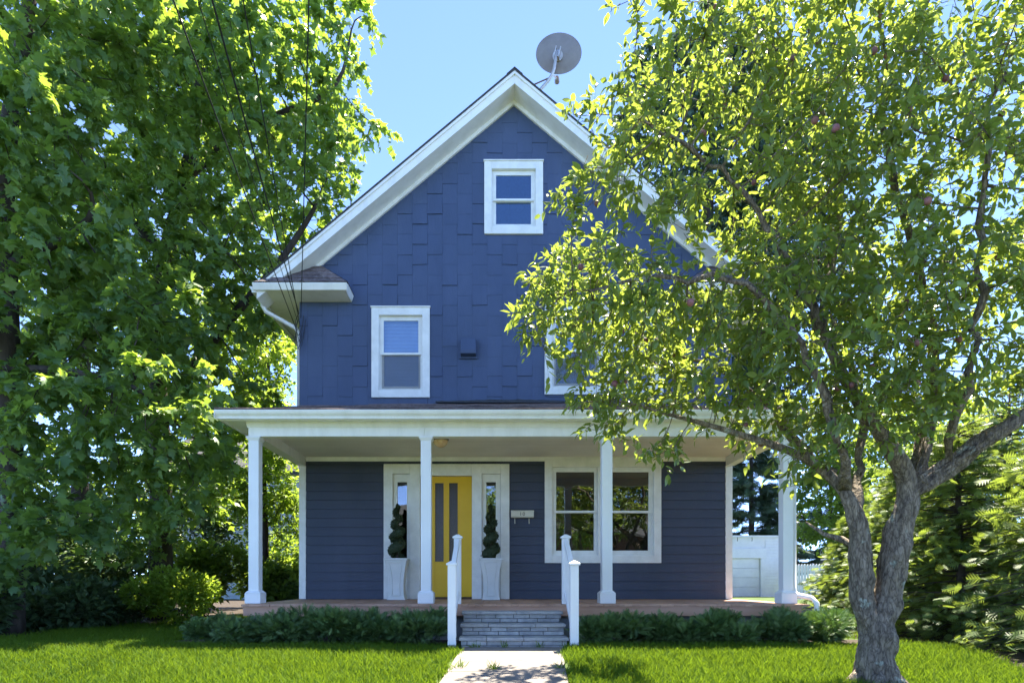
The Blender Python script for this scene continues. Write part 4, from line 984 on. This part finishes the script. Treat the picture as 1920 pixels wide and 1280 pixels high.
# ------------------------------------------------------------------ shrubs
def bush(name, label, x, y, rx, ry, h, key, tmpl, n, size, seed, group=None, jit=0.5, updir=0.5, z0=None, cat='shrub', lumps=7):
    rng = np.random.default_rng(seed); g = gz(y) if z0 is None else z0; t = thing(name, label, cat, (x,y,g), group)
    C = np.concatenate([[[0,0,0.45]], np.stack([rng.uniform(-.62,.62,lumps), rng.uniform(-.55,.55,lumps), rng.uniform(.25,.72,lumps)], 1)]); RR = np.concatenate([[0.55], rng.uniform(0.25,0.42,lumps)])
    k = rng.integers(0, len(C), n); u = rng.normal(size=(n,3)); u /= np.linalg.norm(u, axis=1, keepdims=True); rad = RR[k]*(0.35+0.65*rng.random(n)**0.4)
    Q = C[k]+u*rad[:,None]*np.array([1,1,0.8]); ok = Q[:,2] > 0.03; Q, u = Q[ok], u[ok]
    P = np.array([x,y,g])+Q*np.array([rx,ry,h]); D = u*np.array([1,1,0.6])+rng.normal(0,0.35,u.shape); D[:,2] += updir; S = size*rng.uniform(0.65,1.3,len(P))
    st = MB()
    for j in range(9):
        c = C[j % len(C)]; e = np.array([x,y,g])+c*np.array([rx,ry,h])*1.1
        st.tube([(x+R.uniform(-.1,.1)*rx,y+R.uniform(-.1,.1)*ry,g-0.03), tuple((np.array([x,y,g])+e)/2+np.array([0,0,0.03])), tuple(e)], [0.014,0.009,0.004], 4, False)
    obj('stems', st, M['bark_dark'], t)
    V, T, var, _ = scatter(tmpl, P, D, S, rng, jit); stuff(obj('foliage', mesh_np('foliage', V, T, var, LM[key]), None, t))
yew = T_spray(6, 0.34, 0.6, 0.10)
for i, (x, y, rx, h, lab) in enumerate(((-3.30,7.42,.42,.38,'low yew at the far left end of the porch, spilling onto the lawn'), (-2.68,7.40,.52,.44,'low yew under the left corner column of the porch'), (-2.02,7.38,.52,.47,'low yew in front of the navy wall left of the door'), (-1.42,7.38,.48,.46,'low yew in front of the left planter'), (-.90,7.36,.38,.42,'low yew against the left handrail'),
    (1.42,7.38,.44,.40,'low yew against the right handrail'), (2.10,7.38,.54,.41,'low yew below the double porch window'), (2.85,7.38,.54,.43,'low yew under the right clapboard wall'), (3.50,7.40,.50,.44,'low yew under the right corner column'), (4.05,7.42,.44,.42,'low yew by the downspout left of the plum trunk'))):
    bush('yew_shrub', lab, x, y, rx*1.05, 0.42, h*0.95, 'yew', yew, 1700, 0.108, 60+i, 'yews along the porch', 0.5, 0.55)
ov = T_ovate()
bush('leafy_shrub', 'bright yellow-green sunlit bush left of the porch', -5.5, 10.6, 0.95, 0.8, 1.15, 'bright_leaf', ov, 5200, 0.085, 80, None, 0.6, 0.2)
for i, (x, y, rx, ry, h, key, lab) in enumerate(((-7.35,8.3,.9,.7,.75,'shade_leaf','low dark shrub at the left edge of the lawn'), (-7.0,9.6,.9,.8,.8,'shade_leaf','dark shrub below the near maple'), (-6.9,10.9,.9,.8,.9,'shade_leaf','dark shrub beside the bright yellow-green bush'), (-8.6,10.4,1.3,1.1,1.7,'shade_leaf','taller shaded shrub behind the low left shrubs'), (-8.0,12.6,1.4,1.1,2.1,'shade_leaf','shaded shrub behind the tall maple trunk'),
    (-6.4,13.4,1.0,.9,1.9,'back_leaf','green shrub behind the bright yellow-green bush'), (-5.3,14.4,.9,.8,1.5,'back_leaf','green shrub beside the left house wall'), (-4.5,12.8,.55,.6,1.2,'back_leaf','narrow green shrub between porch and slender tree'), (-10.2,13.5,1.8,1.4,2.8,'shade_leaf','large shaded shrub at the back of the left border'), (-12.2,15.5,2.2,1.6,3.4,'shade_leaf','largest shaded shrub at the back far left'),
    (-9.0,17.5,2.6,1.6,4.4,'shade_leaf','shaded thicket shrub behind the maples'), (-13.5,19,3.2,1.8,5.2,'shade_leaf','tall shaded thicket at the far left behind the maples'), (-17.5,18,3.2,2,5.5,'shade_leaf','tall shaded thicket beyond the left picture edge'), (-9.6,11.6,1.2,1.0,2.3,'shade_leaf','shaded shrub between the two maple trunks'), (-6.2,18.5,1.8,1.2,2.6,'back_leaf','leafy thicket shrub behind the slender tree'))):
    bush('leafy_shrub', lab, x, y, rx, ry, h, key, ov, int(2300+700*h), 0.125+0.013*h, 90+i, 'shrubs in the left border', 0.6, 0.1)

# ------------------------------------------------------------------ topiaries in the planters
for i, (px, lab, lab2) in enumerate(((744.7,'white flared planter left of the yellow door','spiral topiary in the planter left of the yellow door'), (920.5,'white flared planter right of the yellow door','spiral topiary in the planter right of the yellow door'))):
    X, Yp, zt = planter(px, lab); rng = np.random.default_rng(120+i)
    t = thing('spiral_topiary', lab2, 'topiary', (X, Yp, zt), 'spiral topiaries by the door')
    obj('stem', MB().tube([(X,Yp,zt-0.02),(X,Yp,zt+0.86)], [0.018,0.008], 8), M['bark_dark'], t)
    hh = 0.90; turns = 4.1; n = 110; pts = []; rad = []
    for k in range(n):
        f = k/(n-1); a = (1 if i == 0 else 1)*2*math.pi*turns*f+0.6+2.2*i; r = 0.074*(1-f)**0.8+0.010
        pts.append((X+r*math.cos(a), Yp+r*math.sin(a), zt+0.03+hh*(f**0.86)*0.95)); rad.append((0.062*(1-f)+0.024)*(1+0.16*math.sin(a*1.7+i))*(1 if 3 < k < n-3 else 0.5))
    mb = MB().tube(pts, rad, 12)
    mb.v = [tuple(Vector(v)+Vector((R.uniform(-1,1),R.uniform(-1,1),R.uniform(-1,1)))*0.008) for v in mb.v]
    obj('spiral', mb, LM['topiary'], t, smooth=True)
    k = rng.integers(0, n, 5200); u = rng.normal(size=(5200,3)); u /= np.linalg.norm(u, axis=1, keepdims=True)
    P = np.array(pts)[k]+u*np.array(rad)[k][:,None]*0.95; D = u+rng.normal(0,0.5,u.shape); D[:,2] += 0.3
    V, T, var, _ = scatter(ov, P, D, 0.026*rng.uniform(0.6,1.3,5200), rng, 0.6); stuff(obj('foliage', mesh_np('foliage', V, T, var, LM['topiary']), None, t))

# ------------------------------------------------------------------ satellite dish
dc = Vector((1.10, 10.0, 9.55)); n_ = Vector((0.16, 0.97, 0.16)).normalized()
sd = thing('satellite_dish', 'grey satellite dish on a bent mast at the roof ridge', 'satellite dish', (0.66, 10.0, roofz(0.66)))
rotm = n_.to_track_quat('Z', 'Y').to_matrix().to_4x4() @ Matrix.Rotation(math.radians(14), 4, 'Z')
def dished(mb): mb.v = [tuple(dc + rotm.to_3x3() @ Vector(v)) for v in mb.v]; return mb
prof = [(0.001,0.0)]+[(r, 0.30*r*r) for r in np.linspace(0.04,0.375,10)]; back = [(r, z-0.010) for r, z in prof][::-1]
ob = MB().lathe(prof+[(0.383,0.030)]+back, 0, 0, 48); ob.v = [(x*1.0, y*0.80, z) for x, y, z in ob.v]
obj('reflector', dished(ob), M['dish'], sd, smooth=True)
obj('mount_plate', dished(MB().lathe([(0.0,-0.011),(0.085,-0.011),(0.085,-0.022),(0.0,-0.022)], -0.0, -0.06, 20)), M['galv'], sd)
obj('bracket', dished(MB().box(-0.045,-0.032,-0.13,0.02,-0.12,-0.02).box(0.032,0.045,-0.13,0.02,-0.12,-0.02).box(-0.045,0.045,-0.125,-0.11,-0.12,-0.02)), M['galv'], sd)
mt = MB().tube([(0.66,10.0,roofz(0.66)-0.01),(0.78,9.99,8.90),(0.93,9.97,9.06),(0.99,9.95,9.14),(1.02,9.93,9.22),(1.04,9.92,9.34),(1.05,9.93,9.50)], 0.026, 12)
obj('mast', mt, M['galv'], sd, smooth=True)
obj('foot_plate', MB().face_block([(x, y, roofz(x)+dz) for dz in (0.003,0.014) for x, y in ((0.56,9.9),(0.78,9.9),(0.78,10.1),(0.56,10.1))], [(0,3,2,1),(4,5,6,7),(0,1,5,4),(1,2,6,5),(2,3,7,6),(3,0,4,7)]), M['galv'], sd)
obj('strut', MB().tube([(0.42,10.25,roofz(0.42)+0.01),(0.46,10.2,9.07),(0.96,9.96,9.10)], 0.011, 8), M['bronze'], sd)
lower = dc + rotm.to_3x3() @ Vector((0.03,-0.31,0.03)); lnb = dc + n_*0.36 + rotm.to_3x3() @ Vector((0.0,-0.20,0))
obj('feed_arm', MB().tube([tuple(dc+rotm.to_3x3()@Vector((0,-0.16,-0.05))), tuple(lower), tuple(lnb)], 0.016, 8), M['galv'], sd)
obj('feed_horn', MB().tube([tuple(lnb-n_*0.06), tuple(lnb+n_*0.05)], [0.035,0.045], 12), M['dish'], sd)

# ------------------------------------------------------------------ overhead wires to the house corner
ends = [(340,5.2,0.007,'leftmost'), (384,5.0,0.0045,'second from the left'), (409,5.3,0.009,'thick middle'), (463,5.1,0.006,'second from the right'), (578,5.4,0.006,'rightmost, nearly vertical')]
for i, (px, zp, r, lab) in enumerate(ends):
    Aa = Vector((XL-0.03+0.02*i, WY-0.06-0.01*i, 4.95+0.07*((i*2) % 5)))
    Yt = 4.9; Bp = at(px, 0, Yt)                      # where it leaves the top of the picture
    far = Aa+(Bp-Aa)*2.6; pts = []
    for k in range(40):
        t_ = k/39; p = Aa.lerp(far, t_); p.z -= 0.55*math.sin(math.pi*t_)*0.35+0; pts.append(p)
    w = thing('overhead_wire', 'black overhead service wire to the house corner, '+lab+' of five', 'wire', tuple(Aa), 'service wires to the house')
    obj('cable', MB().tube([tuple(p) for p in pts], r, 6), M['black'], w)
    lp = [(Aa.x, Aa.y, Aa.z), (Aa.x-0.02-0.01*i, Aa.y-0.05, Aa.z-0.16), (Aa.x+0.0, Aa.y-0.04, Aa.z-0.32-0.03*i), (Aa.x+0.06, Aa.y-0.01, Aa.z-0.22), (Aa.x+0.07, Aa.y+0.03, Aa.z-0.02)]
    s = Skel(); s.limb(lp, [r*0.8]*5, step=0.03, crook=0); s.finish(); obj('drip_loop', s.mesh(), M['black'], w)

# ------------------------------------------------------------------ behind: garage, fence, car, neighbour
GY = 31.0
gar = thing('garage', 'small white flat-roofed garage behind the right porch corner', 'garage', (12.9, GY, 0))
obj('wall', prisms(minus([rect(10.9, 14.75, -0.05, 3.05)], (11.25, 13.80, -0.1, 1.98)), GY, GY+0.2).box(10.9,11.1,GY+0.2,GY+6,-0.05,3.05).box(14.55,14.75,GY+0.2,GY+6,-0.05,3.05).box(10.9,14.75,GY+6,GY+6.2,-0.05,3.05), M['lavender_white'], gar)
obj('roof', MB().box(10.85, 14.8, GY-0.12, GY+6.3, 3.051, 3.15), M['lavender_white'], gar)
gd = obj('garage_door', MB().box(11.25, 13.80, GY+0.13, GY+0.16, 0.0, 1.98), M['lavender_white'], gar)
for k in range(4): obj('panel', MB().box(11.26, 13.79, GY+0.09, GY+0.129, 0.01+k*0.49, 0.485+k*0.49), M['lavender_white'], gd, bevel=0.012)
tr = MB().box(11.03, 11.25, GY-0.05, GY-0.001, 0, 1.98); tr.box(13.80, 14.02, GY-0.05, GY-0.001, 0, 1.98); tr.box(10.98, 14.08, GY-0.07, GY-0.001, 1.981, 2.50)
obj('door_trim', tr, M['lavender_white'], gar, bevel=0.01)
for k in range(20): obj('siding_course', MB().prism([(GY-0.001,k*0.15),(GY-0.032,k*0.15+0.004),(GY-0.012,k*0.15+0.147),(GY-0.001,k*0.15+0.147)], 'x', 14.03, 14.74), M['lavender_white'], gar)
for x in (12.55, 13.3): obj('hook', MB().tube([(x,GY-0.13,3.05),(x,GY-0.16,2.95),(x,GY-0.13,2.85)], 0.015, 6), M['bronze'], gar)
fen = thing('picket_fence', 'white picket fence right of the porch beyond the lawn', 'fence', (14.6, 25.0, 0))
obj('rail', MB().box(12.2, 17.2, 25.03, 25.07, 0.4, 0.5), M['lavender_white'], fen); obj('rail', MB().box(12.2, 17.2, 25.03, 25.07, 1.15, 1.25), M['lavender_white'], fen)
pk = MB().prism([(-0.045,0.05),(0.045,0.05),(0.045,1.45),(0.0,1.52),(-0.045,1.45)], 'y', 24.995, 25.028).mesh('picket', M['lavender_white'])
for k in range(41):
    o = link(bpy.data.objects.new('picket', pk), fen); o.matrix_basis = Matrix.Translation((12.25+k*0.121, 0, R.uniform(-0.012,0.012)))
car = thing('parked_car', 'grey car parked behind the white picket fence', 'car', (16.3, 28.2, 0))
cx0, cyy = 16.3, 28.2
body = MB().prism([(cx0-2.2,0.35),(cx0+2.2,0.35),(cx0+2.25,0.75),(cx0+2.1,1.05),(cx0-1.2,1.12),(cx0-2.15,0.95),(cx0-2.25,0.6)], 'y', cyy-0.88, cyy+0.88)
obj('body', body, M['car'], car, bevel=0.08)
g = MB(); lo_ = [(cx0-1.25,1.10),(cx0+1.95,1.06)]; hi_ = [(cx0-0.55,1.78),(cx0+1.55,1.78)]
g.face_block([(lo_[0][0],cyy-.82,lo_[0][1]),(lo_[1][0],cyy-.82,lo_[1][1]),(hi_[1][0],cyy-.62,hi_[1][1]),(hi_[0][0],cyy-.62,hi_[0][1]),(lo_[0][0],cyy+.82,lo_[0][1]),(lo_[1][0],cyy+.82,lo_[1][1]),(hi_[1][0],cyy+.62,hi_[1][1]),(hi_[0][0],cyy+.62,hi_[0][1])],[(0,1,2,3),(7,6,5,4),(0,3,7,4),(1,5,6,2),(3,2,6,7)])
obj('window', g, M['car_glass'], car, bevel=0.04)
obj('roof', MB().box(cx0-0.60, cx0+1.58, cyy-0.66, cyy+0.66, 1.782, 1.86), M['car'], car, bevel=0.035)
for x in (-1.4, 1.4):
    for y in (-0.8, 0.8):
        w = MB().lathe([(0.0,-0.1),(0.33,-0.1),(0.36,-0.06),(0.36,0.06),(0.33,0.1),(0.0,0.1)], 0, 0, 24); w.v = [(cx0+x+a, cyy+y+c, 0.36+b_) for a, b_, c in w.v]; wo = obj('wheel', w, M['black'], car, smooth=False)
        rr = MB().lathe([(0.0,-0.105),(0.2,-0.105),(0.22,0.105),(0.0,0.105)], 0, 0, 16); rr.v = [(cx0+x+a, cyy+y+c, 0.36+b_) for a, b_, c in rr.v]; obj('rim', rr, M['galv'], wo)
nb = thing('neighbour_house', 'pale blue clapboard house glimpsed through the trees at left', 'house', (-11, 27, 0))
obj('wall', MB().box(-15, -8.0, 27.03, 35, 0, 5.6), M['pale_blue'], nb)
for k in range(37): obj('clapboard', MB().prism([(27.029,k*0.15),(26.995,k*0.15+0.003),(27.012,k*0.15+0.148),(27.029,k*0.15+0.148)], 'x', -15, -8.0), M['pale_blue'], nb)
obj('roof', MB().prism([(26.5,5.5),(31,8.2),(35.5,5.5),(35.5,5.65),(31,8.36),(26.5,5.65)], 'x', -15.4, -7.6), M['dark_roof'], nb)
obj('gable', MB().prism([(27.03,5.601),(35,5.601),(31,8.0)], 'x', -14.99, -8.01), M['pale_blue'], nb)

# ------------------------------------------------------------------ grass
def lawn():
    rng = np.random.default_rng(5)
    def pts(n, x0, x1, y0, y1): return np.stack([rng.uniform(x0,x1,n), rng.uniform(y0,y1,n)], 1)
    Q = np.concatenate([pts(150000, -6.2, 6.4, 4.55, 7.15), pts(26000, -8.5, -3.0, 7.0, 9.2), pts(16000, -7.2, -3.4, 9.0, 13.5), pts(9000, 4.0, 6.4, 7.0, 9.5), pts(9000, 4.1, 6, 9, 20)])
    x, y = Q[:,0], Q[:,1]; tt = (7.0-y)/1.7
    wob = 0.035*np.sin(y*7+x)+rng.normal(0,0.02,len(Q))
    onpath = (x > -0.35-0.125*tt+wob) & (x < 0.82-0.135*tt-wob) & (y < 7.15)
    edge = np.array([bed_edge_left(v) for v in y])+rng.normal(0,0.06,len(Q))
    er = np.array([bed_edge_right(v) for v in y])+rng.normal(0,0.06,len(Q))
    front = (y > 7.1+0.03*np.sin(x*5)+rng.normal(0,0.02,len(Q))) & (y < 8.1) & (x > -4.1) & (x < 4.9)
    deckz = (x > -3.3) & (x < 4.1) & (y > 7.7)
    k = ~onpath & (x > edge) & ((x < er) | (y < 3)) & ~front & ~deckz
    Q = Q[k]; n = len(Q); g = np.interp(Q[:,1], [a for a,_ in GZ], [b for _,b in GZ])
    patch = 0.5+0.5*np.sin(Q[:,0]*1.9+1.3*np.sin(Q[:,1]*2.3))*np.cos(Q[:,1]*2.7+Q[:,0]*0.8)
    hgt = rng.uniform(0.045,0.105,n)*(0.85+0.3*patch); w = rng.uniform(0.0028,0.0052,n)
    an = rng.uniform(0,2*np.pi,n); be = rng.uniform(0,2*np.pi,n); bend = hgt*rng.uniform(0.15,0.85,n)
    B = np.stack([Q[:,0],Q[:,1],g-0.005],1); sx = np.stack([np.cos(an),np.sin(an),0*an],1)*w[:,None]; bd = np.stack([np.cos(be),np.sin(be),0*be],1)
    m_ = B+bd*(bend*0.3)[:,None]; m_[:,2] += hgt*0.6; t_ = B+bd*bend[:,None]; t_[:,2] += hgt
    V = np.stack([B-sx, B+sx, m_-sx*0.8, m_+sx*0.8, t_], 1).reshape(-1,3)
    T = (np.array([(0,1,3),(0,3,2),(2,3,4)])[None]+(np.arange(n)*5)[:,None,None]).reshape(-1,3)
    big = 0.5+0.5*np.sin(Q[:,0]*0.9+2*np.sin(Q[:,1]*0.7))*np.sin(Q[:,1]*1.3+0.6*Q[:,0])
    var = np.clip(0.1+0.35*big+0.45*patch*rng.random(n)+rng.normal(0,0.24,n),0,1)
    o = obj('lawn_grass', mesh_np('lawn_grass', V, T, np.repeat(var,5), M['grass'])); stuff(o, 'short bright green grass of the front lawn', 'grass')
lawn()
# weeds in the path joints and along the lowest step
for i, (px, py, Y, n, lab) in enumerate(((925,1258,5.75,16,'grassy weed in the middle of the front path'), (862,1252,5.85,12,'small weed at the left edge of the front path'), (1048,1256,5.8,10,'small weed at the right edge of the front path'), (890,1216,6.9,14,'weed at the left foot of the steps'), (945,1215,6.9,10,'weed at the middle foot of the steps'), (1010,1215,6.9,9,'weed at the right foot of the steps'))):
    rng = np.random.default_rng(200+i); p = at(px, py, Y); g = gz(Y)+0.03
    P = np.stack([p.x+rng.normal(0,0.025,n*2), Y+rng.normal(0,0.015,n*2), np.full(n*2, g)], 1); D = rng.normal(0,0.6,(n*2,3)); D[:,2] = np.abs(D[:,2])+0.5
    tv = np.array([(0,.035,0),(0,-.035,0),(.55,.03,.03),(.55,-.03,.03),(1,0,-.08)]); tf = np.array([(0,1,3),(0,3,2),(2,3,4)])
    V, T, var, _ = scatter((tv,tf), P, D, rng.uniform(0.05,0.12,n*2), rng, 0.6)
    o = obj('weed', mesh_np('weed', V, T, var, M['grass'])); tag(o, lab, 'weed', 'weeds on the path')
